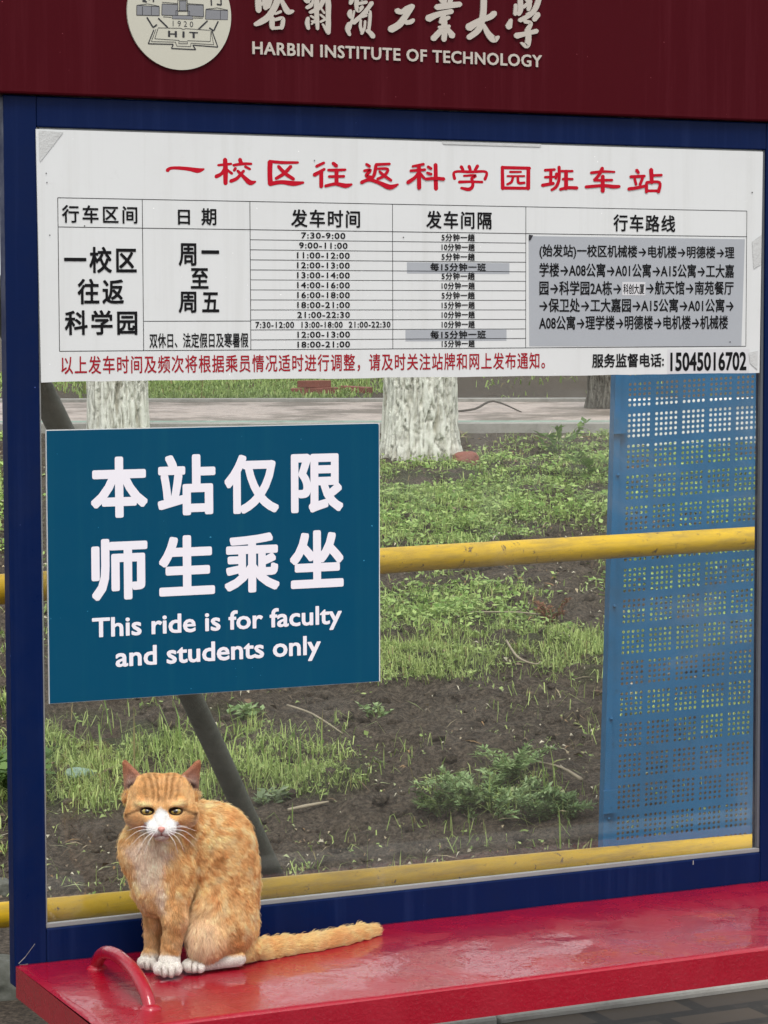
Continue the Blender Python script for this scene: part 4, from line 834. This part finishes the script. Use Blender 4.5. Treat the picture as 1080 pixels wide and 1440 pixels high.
# ------------------------------------------------------------------ the cat
def build_cat():
    B0 = H(236, 1374, ZS); ZR = float((B0-CAM)@fw); s = ZR/F
    def Q(px, py, dp=0.0):                              # photograph pixel + depth (pixel units) -> camera axes, metres
        Z = ZR+dp*s; return np.array([(px-540)/F*Z, -(py-720)/F*Z, Z])
    def dep(px, py): return ((H(px, py, ZS)-CAM)@fw-ZR)/s
    def toW(p): return CAM+p[:, :1]*rt+p[:, 1:2]*up+p[:, 2:3]*fw
    prims = []
    def rotz(deg): a = math.radians(deg); return np.array([[math.cos(a), math.sin(a), 0], [-math.sin(a), math.cos(a), 0], [0, 0, 1]])
    def roty(deg): a = math.radians(deg); return np.array([[math.cos(a), 0, math.sin(a)], [0, 1, 0], [-math.sin(a), 0, math.cos(a)]])
    def ell(px, py, dp, rx, ry, rz, k=8, rot=0, yaw=0, sub=False, nm=None):
        c = Q(px, py, dp); r = np.array([rx, ry, rz])*s; R = roty(yaw)@rotz(rot); m = max(r)+k*s*2
        def f(p):
            q = (p-c)@R.T; k0 = np.linalg.norm(q/r, axis=-1); k1 = np.linalg.norm(q/(r*r), axis=-1); return k0*(k0-1)/np.maximum(k1, 1e-9)
        prims.append((f, c-m, c+m, k*s, sub, nm))
    def cone(a, ra, b, rb, k=8, nm=None):
        A, Bq = Q(*a), Q(*b); ra, rb = ra*s, rb*s; m = max(ra, rb)+k*s*2
        d = Bq-A; L2 = d@d
        def f(p):
            t = np.clip(((p-A)@d)/L2, 0, 1); return np.linalg.norm(p-A-t[..., None]*d, axis=-1)-(ra+(rb-ra)*t)
        prims.append((f, np.minimum(A, Bq)-m, np.maximum(A, Bq)+m, k*s, False, nm))
    def ear(tip, inn, out, dp0, th, k):
        T, I, O = Q(*tip), Q(*inn), Q(*out); n = np.cross(I-T, O-T); n /= np.linalg.norm(n)
        cen = (T+I+O)/3; e = [(T, I), (I, O), (O, T)]
        def f(p):
            h_ = (p-cen)@n; q = p-h_[..., None]*n; dm = 1e9; ins = None
            for a, b in e:
                d = b-a; w_ = q-a; t = np.clip((w_@d)/(d@d), 0, 1); dm = np.minimum(dm, np.linalg.norm(w_-t[..., None]*d, axis=-1))
                sd_ = np.cross(np.broadcast_to(d, w_.shape), w_)@n > 0; ins = sd_ if ins is None else ins & sd_
            return np.hypot(np.where(ins, 0, dm), h_)-th*s
        m = 14*s; lo = np.min([T, I, O], 0)-m; hi = np.max([T, I, O], 0)+m; prims.append((f, lo, hi, k*s, False, 'ear'))
    dFL, dFR, dHL, dR = 0.0, dep(207, 1364), dep(285, 1368), dep(345, 1358)
    # trunk
    ell(232, 1168, 34, 42, 40, 40, 14); ell(212, 1196, 26, 42, 46, 38, 18, 8); ell(222, 1240, 26, 34, 46, 36, 18, -6)
    ell(262, 1172, 62, 44, 42, 46, 20); ell(303, 1192, 78, 56, 62, 52, 24, 12); ell(312, 1246, 84, 52, 62, 54, 24); ell(316, 1300, 82, 46, 48, 52, 20)
    # hind quarter towards us: thigh, knee, hock, foot
    ell(311, 1296, 44, 44, 54, 24, 12, -10, 18, nm='thigh'); ell(290, 1322, 26, 28, 28, 20, 10, nm='thigh')
    cone((272, 1357.5, dHL), 8.5, (335, 1348, dHL+22), 10, 6, 'hfoot'); ell(271, 1357, dHL-5, 13, 9.5, 13, 5, nm='hfoot')
    for i, (x, y, d_) in enumerate(((262, 1357, -4), (266, 1360, -11), (273, 1361, -14), (281, 1361, -12))): ell(x, y, dHL+d_, 6.2, 6.5, 7.5, 3, nm='hfoot')
    cone((205, 1337, dep(205, 1344)), 7, (262, 1326, 110), 10, 5, 'hfoot2')
    # fore legs
    cone((244, 1226, 24), 25, (246, 1292, 2), 14.5, 26); cone((246, 1292, 2), 14.5, (240, 1340, 6), 11.5, 8); ell(238, 1352, 2, 15, 13, 14, 6, nm='paw')
    cone((208, 1238, 44), 21, (217, 1292, dFR+4), 12, 14); cone((217, 1292, dFR+4), 12, (214, 1332, dFR+8), 9.5, 8); ell(211, 1344, dFR+2, 12, 11, 12, 6, nm='paw')
    for i, (x, y, d_) in enumerate(((222.5, 1361.5, -8), (231, 1364.5, -15), (240.5, 1365, -15), (249, 1362, -8))): ell(x, y, d_, 6.4, 8.6, 9, 3, nm='paw')
    for i, (x, y, d_) in enumerate(((199.5, 1353, -6), (207, 1355.5, -11), (214.5, 1355.5, -9))): ell(x, y, dFR+d_, 5.9, 7.6, 8, 3, nm='paw')
    # tail
    tp = [(338, 1332, dR+14, 19), (368, 1335, dep(372, 1347), 12.5), (400, 1331.5, dep(400, 1342)+2, 10.8), (440, 1326.5, dep(440, 1336)+2, 9.6), (480, 1318.5, dep(480, 1327.5)+2, 8.6), (506, 1312.5, dep(506, 1320), 7.2), (524, 1309, dep(524, 1315), 4.5)]
    for a, b in zip(tp[:-1], tp[1:]): cone(a[:3], a[3], b[:3], b[3], 6, 'tail')
    # head
    hd = [len(prims)]
    ell(226.5, 1128, 2, 46, 36, 42, 9, nm='head'); ell(226, 1114, 0, 38, 23, 32, 8, nm='head'); ell(208, 1109, -2, 20, 18, 26, 10, nm='head'); ell(245, 1109, -2, 20, 18, 26, 10, nm='head')
    ell(197, 1146, -8, 20, 19, 24, 9, 15, nm='head'); ell(257, 1146, -8, 20, 19, 24, 9, -15, nm='head')
    cone((227, 1128, -28), 11, (227, 1160, -47), 7, 8, 'head')
    ell(218.5, 1166, -44, 11.5, 9, 11, 4, nm='head'); ell(235.5, 1166, -44, 11.5, 9, 11, 4, nm='head'); ell(227, 1176, -36, 10, 6, 9, 4, nm='head'); ell(213.5, 1153, -35, 10, 9, 10, 8, nm='head'); ell(240.5, 1153, -35, 10, 9, 10, 8, nm='head')
    cone((196, 1128.5, -31), 5, (219, 1135.8, -39), 5, 6, 'head'); cone((258, 1128.5, -31), 5, (235, 1135.8, -39), 5, 6, 'head')
    ell(207, 1141.5, -46, 11, 7.5, 13, 3, 8, sub=True); ell(247, 1141.5, -46, 11, 7.5, 13, 3, -8, sub=True)
    ear((175.5, 1072, 2), (206, 1103, -6), (179, 1124, 12), 0, 3.2, 4); ear((279, 1072, 2), (247, 1103, -6), (274, 1124, 12), 0, 3.2, 4)
    ell(184, 1104, -8, 7, 14, 7, 3, -18, sub=True); ell(270, 1104, -8, 7, 14, 7, 3, 18, sub=True)
    # field and surface nets
    h = .0017; lo = np.min([p[1] for p in prims], 0)-.01; hi = np.max([p[2] for p in prims], 0)+.01; n = np.ceil((hi-lo)/h).astype(int)
    fld = np.full(n, .05, np.float32); ax = [lo[i]+h*np.arange(n[i]) for i in range(3)]
    for f, a, b, k, sub, nm in prims:
        i0 = np.maximum(((a-lo)/h).astype(int), 0); i1 = np.minimum(((b-lo)/h).astype(int)+2, n); sl_ = tuple(slice(i0[i], i1[i]) for i in range(3))
        g = np.stack(np.meshgrid(*[ax[i][sl_[i]] for i in range(3)], indexing='ij'), -1); d = f(g); o = fld[sl_]
        if sub: d = -d; hh = np.maximum(k-np.abs(o-d), 0)/k; fld[sl_] = np.maximum(o, d)+hh*hh*k*.25
        else: hh = np.maximum(k-np.abs(o-d), 0)/k; fld[sl_] = np.minimum(o, d)-hh*hh*k*.25
    inside = fld < 0; c8 = np.zeros(np.array(n)-1, int)
    offs = [(i, j, k) for i in (0, 1) for j in (0, 1) for k in (0, 1)]
    cut = lambda A, o: A[o[0]:A.shape[0]-1+o[0], o[1]:A.shape[1]-1+o[1], o[2]:A.shape[2]-1+o[2]]
    for o in offs: c8 += cut(inside, o)
    act = (c8 > 0) & (c8 < 8); cells = np.argwhere(act); vid = np.full(act.shape, -1); vid[act] = np.arange(len(cells))
    acc = np.zeros((len(cells), 3)); cnt = np.zeros(len(cells))
    for a in offs:
        for axn in range(3):
            if a[axn]: continue
            b = list(a); b[axn] = 1; va = fld[cells[:, 0]+a[0], cells[:, 1]+a[1], cells[:, 2]+a[2]]; vb = fld[cells[:, 0]+b[0], cells[:, 1]+b[1], cells[:, 2]+b[2]]
            x = (va < 0) != (vb < 0); t = np.where(x, va/np.where(x, va-vb, 1), 0); pt = np.array(a, float)[None].repeat(len(cells), 0); pt[:, axn] += t
            acc[x] += pt[x]; cnt[x] += 1
    V = lo+h*(cells+acc/cnt[:, None]); Q4 = []
    for axn in range(3):
        u_, v_ = [(1, 2), (2, 0), (0, 1)][axn]; sA = [slice(None)]*3; sB = [slice(None)]*3; sA[axn] = slice(0, -1); sB[axn] = slice(1, None)
        ch = inside[tuple(sA)] != inside[tuple(sB)]; e = np.argwhere(ch); e = e[(e[:, u_] > 0) & (e[:, v_] > 0)]; e = e[(e[:, 0] < act.shape[0]) & (e[:, 1] < act.shape[1]) & (e[:, 2] < act.shape[2])]
        flip = inside[e[:, 0], e[:, 1], e[:, 2]]; d1 = np.zeros(3, int); d1[u_] = 1; d2 = np.zeros(3, int); d2[v_] = 1
        g = lambda q: vid[q[:, 0], q[:, 1], q[:, 2]]
        qd = np.stack([g(e-d1-d2), g(e-d2), g(e), g(e-d1)], 1); qd[~flip] = qd[~flip][:, ::-1]; Q4.append(qd)
    Q4 = np.concatenate(Q4)
    # keep the largest connected surface
    lab = np.arange(len(V)); E0 = np.concatenate([Q4[:, [0, 1]], Q4[:, [1, 2]], Q4[:, [2, 3]], Q4[:, [3, 0]]])
    for _ in range(400):
        m = np.minimum(lab[E0[:, 0]], lab[E0[:, 1]]); l2 = lab.copy(); np.minimum.at(l2, E0[:, 0], m); np.minimum.at(l2, E0[:, 1], m); l2 = l2[l2]
        if (l2 == lab).all(): break
        lab = l2
    big = np.bincount(lab).argmax(); kp = lab == big; ren = np.cumsum(kp)-1; Q4 = ren[Q4[kp[Q4].all(1)]]; V = V[kp]
    # a little smoothing
    E1 = np.concatenate([Q4[:, [0, 1]], Q4[:, [1, 2]], Q4[:, [2, 3]], Q4[:, [3, 0]]])
    deg = np.bincount(E1.ravel(), minlength=len(V))[:, None]
    for lam in (.5, .5):
        A = np.zeros_like(V)
        for c in range(3): A[:, c] = np.bincount(E1[:, 0], V[E1[:, 1], c], len(V))+np.bincount(E1[:, 1], V[E1[:, 0], c], len(V))
        V = V*(1-lam)+lam*A/deg
    sd_all = {}
    def sdf(nm, p):
        d = np.full(len(p), 1.0)
        for f, a, b, k, sub, n_ in prims:
            if n_ == nm and not sub: d = np.minimum(d, f(p))
        return d/s                                       # pixel units
    def pix(p): return 540+F*p[:, 0]/p[:, 2], 720-F*p[:, 1]/p[:, 2], (p[:, 2]-ZR)/s
    g2 = lambda x, y, cx, cy, rx, ry: np.exp(-(((x-cx)/rx)**2+((y-cy)/ry)**2))
    def seg(x, y, ax_, ay, bx, by, wd):
        d = np.array([bx-ax_, by-ay]); t = np.clip(((x-ax_)*d[0]+(y-ay)*d[1])/(d@d), 0, 1); return np.exp(-((x-ax_-t*d[0])**2+(y-ay-t*d[1])**2)/wd**2)
    def coat(p):
        x, y, d = pix(p); q = p/s
        wv = (fbm(q*.03, 3, 71)[:, None]-.5)*38
        st = fbm((q+wv)*[.11, .065, .09], 4, 77); fi = fbm(q*.22, 3, 79)
        cream, orange, rust = np.array([.95, .75, .47]), np.array([.90, .62, .30]), np.array([.65, .345, .13])
        t = np.clip((st-.5)*2.0+.56+(fi-.5)*.6, 0, 1)[:, None]
        c = np.where(t < .5, rust*(1-t*2)+orange*t*2, orange*(2-t*2)+cream*(t*2-1))
        head = ss(8, 3, sdf('head', p))*(y < 1186); front = d < 8
        tail = ss(5, 0, sdf('tail', p))
        rings = .5+.5*np.sin((x-350)*.155+(fi-.5)*4); c = np.where(tail[:, None] > .5, c*.45+.55*(orange*1.12*(1-rings[:, None]*.35)+cream*rings[:, None]*.35), c)
        def lay(c, col, a): a = np.clip(a, 0, 1)[:, None]; return c*(1-a)+np.array(col)*a
        leg = ss(1250, 1290, y)*(x < 268)*(d < 60); c = lay(c, [.58, .36, .165], leg*.55)
        th = ss(7, 2, sdf('thigh', p)); c = lay(c, rust, th*g2(x, y, 322, 1328, 34, 14)*.75)
        c = lay(c, [.86, .68, .48], (x > 252)*(d < 75)*g2(x, y, 284, 1318, 26, 38)*1.25)
        # face
        f = c*.35+.65*np.array([.84, .53, .23])
        xx_ = np.abs(x-227)
        str_ = (np.exp(-((xx_-np.interp(y, [1086, 1128], [7, 4.5]))/2.2)**2)+.9*np.exp(-((xx_-np.interp(y, [1086, 1128], [15, 11]))/2.3)**2)+.5*np.exp(-(xx_/1.6)**2)+.55*np.exp(-((xx_-np.interp(y, [1086, 1128], [25, 19]))/2.4)**2))*ss(1081, 1090, y)*ss(1134, 1124, y)*(.4+1.1*fi)
        f = lay(f, rust*.75, str_*1.1*front)
        f = lay(f, cream*1.1, .8*(g2(x, y, 203, 1131, 13, 4.5)+g2(x, y, 251, 1131, 13, 4.5))*front)
        for sg in (-1, 1):
            X = lambda v: 227+sg*(v-227)
            f = lay(f, [.20, .085, .03], .85*front*(seg(x, y, X(254), 1137, X(273), 1147, 2.0)+.7*seg(x, y, X(273), 1147, X(268), 1159, 2.4)))
            f = lay(f, [.44, .20, .07], .55*front*g2(x, y, X(263), 1153, 10, 8)); f = lay(f, [.75, .50, .26], .7*front*g2(x, y, X(259), 1146, 6, 3.5))
            f = lay(f, [.86, .70, .52], .75*front*g2(x, y, X(272), 1165, 14, 10))
            f = lay(f, [.030, .014, .009], (d < 0)*ss(1.30, 1.08, np.hypot((x-X(247))/8.8, (y-1140.8)/5.1)))
            f = lay(f, [.08, .035, .02], front*.3*seg(x, y, X(239.5), 1143.5, X(237), 1148, 1.3))
        fs = fi*6-3
        wh = ss(1136, 1142, y+fs)*ss(np.interp(y, [1137, 1146, 1152, 1159, 1170], [5, 8.5, 12.5, 24, 27])+2, np.interp(y, [1137, 1146, 1152, 1159, 1170], [5, 8.5, 12.5, 24, 27])-2, xx_+fs*.7)*ss(1182, 1176, y+fs)
        f = lay(f, [.92, .89, .87], wh*front*1.2); f = lay(f, [.78, .67, .60], front*ss(1174, 1178, y)*g2(x, y, 227, 1182, 26, 12))
        f = lay(f, [.30, .12, .10], front*.8*(seg(x, y, 227, 1170, 227, 1173.5, 1.2)+.7*(seg(x, y, 227, 1174, 217, 1176, 1.2)+seg(x, y, 227, 1174, 237, 1176, 1.2))))
        c = c*(1-head[:, None])+f*head[:, None]
        er = ss(3.5, 1, sdf('ear', p))*(y < 1113)
        inner = g2(x, y, 184, 1100, 9, 17)+g2(x, y, 270, 1100, 9, 17); tipc = ss(1098, 1082, y)
        ec = np.array([.50, .25, .12])[None]*np.ones((len(p), 1)); ec = lay(ec, [.58, .38, .31], np.clip(inner*1.5, 0, 1)*(d < 12)); ec = lay(ec, [.45, .19, .12], tipc*.6); ec = lay(ec, [.80, .62, .50], .9*(seg(x, y, 181, 1098, 195, 1093, 2)+seg(x, y, 272, 1098, 259, 1093, 2))); ec = lay(ec, [.07, .032, .024], (d < 14)*1.0*(g2(x, y, 184, 1105, 7, 6)+g2(x, y, 270, 1105, 7, 6)))
        c = c*(1-er[:, None])+ec*er[:, None]
        bib = g2(x, y, 212, 1190, 38, 22)+g2(x, y, 207, 1222, 21, 36)*1.05+.8*g2(x, y, 228, 1262, 9, 30)
        c = lay(c, [.90, .76, .64], ss(.35, .95, bib+(fi-.5)*.5)*(d < 30)*(1-head*.9)*.9)
        c = lay(c, [.82, .79, .74], np.maximum(ss(7, 3, sdf('paw', p))*ss(1336, 1346, y+fs), ss(7, 3, sdf('hfoot', p))*ss(1340, 1347, y+fs)))
        c = lay(c, [.55, .53, .50], ss(3, 1, sdf('hfoot2', p))*(x < 225))  # far hind toes: grey of their shade put into the coat colour
        # toe clefts
        for tx, ty, tb in ((227, 1372, 1361), (236, 1374, 1362), (245, 1372, 1361), (203.5, 1362, 1353), (211, 1363, 1354), (269.5, 1366, 1352), (277, 1366, 1354)):
            c = lay(c, [.20, .12, .09], .75*seg(x, y, tx, ty, tx+.4, tb, 1.0)*(y > 1348)*(d < 30+dFR))
        return np.clip(c, .01, .9)
    e1 = V[Q4[:, 2]]-V[Q4[:, 0]]; e2 = V[Q4[:, 3]]-V[Q4[:, 1]]; fn = np.cross(e1, e2); ar = np.linalg.norm(fn, axis=1)/2; fnn = fn/np.maximum(ar*2, 1e-12)[:, None]
    root = empty('cat', 'orange tabby cat with white muzzle and paws sitting on the crimson bench', 'cat', tuple(B0))
    rw = toW(V); wn = np.array([fnn.mean(0)])
    body = fast('body', rw, Q4.ravel(), np.full(len(Q4), 4), M['coat'], root, True, coat(V)*.8)
    # surface lookup seen from the front
    vx, vy, vd = pix(V)
    def surf(px, py, rad=2.0):
        m = (np.hypot(vx-px, vy-py) < rad) & (vd < 60); return float(vd[m].min()) if m.any() else 0.0
    # fur: strands combed along the body
    r = np.random.default_rng(33); NS = 210000
    vx_f = vx[Q4].mean(1); vy_f = vy[Q4].mean(1)
    wgt = ar*np.where(fnn[:, 2] < .35, 1, .35); wgt = wgt*np.where((vy_f < 1184) & (vx_f < 285), 1.6, 1.0)
    ti = r.choice(len(Q4), NS, p=wgt/wgt.sum()); u_, v_ = r.random((NS, 1)), r.random((NS, 1)); qv = V[Q4[ti]]
    R0 = (qv[:, 0]*(1-u_)+qv[:, 1]*u_)*(1-v_)+(qv[:, 3]*(1-u_)+qv[:, 2]*u_)*v_; N = fnn[ti]; x, y, d = pix(R0)
    hdm = ss(8, 3, sdf('head', R0))*(y < 1182); erm = ss(3.5, 1, sdf('ear', R0))*(y < 1112); tl = ss(4, 0, sdf('tail', R0))*(x > 362)
    paw = np.maximum(ss(6, 2, sdf('paw', R0)), ss(6, 2, sdf('hfoot', R0))); paw = np.maximum(paw, ss(3, 0, sdf('hfoot2', R0)))
    dirv = np.column_stack([.35+.5*ss(240, 320, x), -1+0*x, .25+0*x])                       # camera axes: right, up, away
    dirv = np.where((ss(5, 0, sdf('thigh', R0)) > .3)[:, None], np.column_stack([np.interp(x, [262, 300, 350], [-.35, .1, .7]), -1+0*x, 0*x]), dirv)
    dirv = np.where(((x < 250) & (d < 40) & (y > 1180))[:, None], np.column_stack([(x-215)*.006, -1+0*x, -.05+0*x]), dirv)
    rad_ = np.column_stack([x-227, -(y-1163), 14+0*x]); rad_ /= np.linalg.norm(rad_, axis=1)[:, None]
    dirv = dirv*(1-hdm[:, None])+rad_*1.1*hdm[:, None]
    dirv = np.where(tl[:, None] > .5, np.array([1.0, .10, .28]), dirv)
    sw = (fbm(R0/s*.05, 2, 91)-.5)*1.6; dirv = dirv+np.column_stack([sw, .3*sw, 0*sw])+r.normal(size=(NS, 3))*.16
    tg = dirv-N*np.sum(dirv*N, 1)[:, None]; tg /= np.maximum(np.linalg.norm(tg, axis=1), 1e-6)[:, None]
    L = np.full(NS, 11.0); L = L+5*g2(x, y, 215, 1200, 40, 40)+9*(d < 70)*(x > 255)*g2(x, y, 280, 1318, 22, 36)
    L = L*(1-hdm)+hdm*np.interp(np.hypot(x-227, y-1158), [0, 14, 30, 50], [2.0, 2.6, 4.0, 6.0]); L = np.where((hdm > .5) & (np.abs(x-227) > 38) & (y > 1135), L+2, L)
    L = np.where(erm > .4, 3.0, L); L = np.where(tl > .5, 13, L); L = L*(1-paw)+3.2*paw; L = np.where((y > 1255) & (x < 268) & (paw < .3) & (d < 60), np.minimum(L, 8), L)
    ed_ = np.minimum(np.hypot((x-207)/10, (y-1141.3)/7.0), np.hypot((x-247)/10, (y-1141.3)/7.0)); L = np.where(hdm > .5, np.minimum(L, 1+3.2*np.maximum(ed_-1, 0)), L); L = L*r.uniform(.6, 1.15, NS)*s; lift = np.where(hdm > .5, .24, .30)+.12*tl; lift = np.where(erm > .4, .15, lift); guard = (r.random(NS) < .06)*(1-paw)*(erm < .4)*(1-.7*(hdm > .5)); lift = lift+guard*r.uniform(.05, .28, NS)
    eye_ = np.minimum(np.hypot((x-207)/10, (y-1141.3)/6.2), np.hypot((x-247)/10, (y-1141.3)/6.2)); nose_ = np.hypot((x-227)/6, (y-1166)/5)
    keep = ~(((eye_ < 1) | (nose_ < 1)) & (d < -20)); ok = np.where(keep)[0]
    # tufts: pull neighbours towards a shared clump tip
    cl = r.choice(ok, 5200); 
    key = {}
    g = 9*s; cellk = np.floor(R0/g).astype(int); hk = (cellk[:, 0]*73856093) ^ (cellk[:, 1]*19349663) ^ (cellk[:, 2]*83492791)
    jit = _h(hk, hk*0+1, hk*0+2, 5)-.5; jit2 = _h(hk, hk*0+3, hk*0+4, 6)-.5
    side = np.cross(N, tg); jit = jit*(1-.8*tl); jit2 = jit2*(1-.7*tl); tg2 = tg+side*(jit*.6)[:, None]; tg2 /= np.linalg.norm(tg2, axis=1)[:, None]
    cen = (cellk+.5)*g
    P0 = R0-N*.0006; P1 = R0+tg2*(L*.36)[:, None]+N*(L*lift*(.8+.5*jit2)*.75)[:, None]; P2 = R0+tg2*(L*.72)[:, None]+N*(L*lift*(.9+.5*jit2)*1.0)[:, None]; P3 = R0+tg2*L[:, None]+N*(L*lift*.85)[:, None]
    clump = (np.where(hdm > .5, .05, .13)*(1-paw)*(1-.85*tl))[:, None]; off = (cen-R0); off = off-N*np.sum(off*N, 1)[:, None]; P2 = P2+off*clump*.6; P3 = P3+off*clump
    PT = np.stack([P0, P1, P2, P3], 1)[ok]; m = len(ok); col = coat(R0[ok])*r.uniform(.80, 1.22, (m, 1))*(1+.22*jit2[ok][:, None])
    Wp = toW(PT.reshape(-1, 3))-np.array(parent_loc(root))
    # nothing grows through the bench top
    Wp[:, 2] = np.maximum(Wp[:, 2], ZS+.0004-B0[2])
    hc = bpy.data.hair_curves.new('fur'); hc.add_curves([4]*m); hc.points.foreach_set('position', Wp.astype(np.float32).ravel())
    ra = hc.attributes.get('radius') or hc.attributes.new('radius', 'FLOAT', 'POINT')
    ra.data.foreach_set('value', np.tile(np.array([.00028, .00028, .00021, .00005], np.float32), m))
    ca = hc.attributes.new('Col', 'FLOAT_COLOR', 'CURVE'); ca.data.foreach_set('color', np.concatenate([np.clip(col, .005, .95), np.ones((m, 1))], 1).astype(np.float32).ravel())
    fm = NT('orange_cat_fur'); a = fm.n('ShaderNodeAttribute', attribute_name='Col'); fm.set(Base_Color=a.outputs['Color'], Roughness=.55, Specular_IOR_Level=.25)
    tr = fm.n('ShaderNodeBsdfTranslucent'); fm.l(a.outputs['Color'], tr.inputs[0]); mx = fm.n('ShaderNodeMixShader'); mx.inputs[0].default_value = .42
    fm.l(fm.b.outputs[0], mx.inputs[1]); fm.l(tr.outputs[0], mx.inputs[2]); fm.l(mx.outputs[0], fm.out.inputs[0])
    hc.materials.append(fm.m); link(bpy.data.objects.new('fur', hc), root)
    # eyes
    em_ = attr_mat('cat_eye', .08, 0, .6); em_.node_tree.nodes['Principled BSDF'].inputs['Coat Weight'].default_value = 1
    for ex, rot in ((207, 7), (247, -7)):
        dp = surf(ex, 1141.3, 2.5)+1.2; bm = bmesh.new(); bmesh.ops.create_uvsphere(bm, u_segments=48, v_segments=32, radius=1); v = np.array([q.co[:] for q in bm.verts]); f = [[q.index for q in fc.verts] for fc in bm.faces]; bm.free()
        loc = v*np.array([8.6, 4.5, 5.0]); R = rotz(rot)[:2, :2]; xy = loc[:, :2]@R.T
        p = np.array([Q(ex+a[0], 1141.2-a[1], dp+b) for a, b in zip(xy, loc[:, 2])])
        rr = np.hypot(loc[:, 0]/6.8, (loc[:, 1]+.2)/5.0); pu = np.hypot(loc[:, 0]/3.2, (loc[:, 1]-.8)/4.3)
        c = np.where((rr < 1)[:, None], np.array([.34, .265, .06])*(.75+.5*np.clip(rr, 0, 1))[:, None], np.array([.07, .045, .02])); c = np.where((pu < 1)[:, None], [.006, .006, .005], c); c = np.where((loc[:, 1] > 2.2-np.sign(227-ex)*.20*loc[:, 0])[:, None], [.02, .014, .01], c)
        pydata('eye', toW(p), f, em_, root, True, c)
    # nose leather
    nm = NT('pink_nose').set(Base_Color=(.56, .26, .22), Roughness=.4).m; dp = surf(227, 1165, 2)-1.0
    bm = bmesh.new(); bmesh.ops.create_uvsphere(bm, u_segments=24, v_segments=16, radius=1); v = np.array([q.co[:] for q in bm.verts]); f = [[q.index for q in fc.verts] for fc in bm.faces]; bm.free()
    wdt = np.interp(v[:, 1], [-1, 0, 1], [.35, .8, 1.05]); p = np.array([Q(227+a[0]*6.2*w_, 1166.5-a[1]*4.2, dp+a[2]*4) for a, w_ in zip(v, wdt)]); pydata('nose', toW(p), f, nm, root, True)
    # whiskers
    wm = NT('white_whisker').set(Base_Color=(.85, .83, .80), Roughness=.4).m
    wl = [((214, 1165), (196, 1163), (178, 1169)), ((213, 1167), (195, 1169), (175, 1183)), ((214, 1169), (198, 1175), (180, 1192)), ((216, 1170), (204, 1180), (194, 1200)), ((218, 1171), (209, 1183), (203, 1199)), ((212, 1164), (200, 1162), (189, 1164))]
    for sg in (-1, 1):
        for a, b, c in wl:
            X = lambda v: 227+sg*(227-v)+r.uniform(-1, 1)
            Y = r.uniform(-1.2, 1.2); dp = surf(X(a[0]), a[1], 2.5); P = [Q(X(a[0]), a[1], dp+1), Q(X(b[0]), b[1]+Y, dp-9), Q(X(c[0]), c[1]+Y*2, dp-4)]
            V_, F_ = tube_arrays(toW(np.array(P)), [.00045, .00034, .00015], 6, True, 6); pydata('whisker', V_, F_, wm, root, True)
    return root
build_cat()
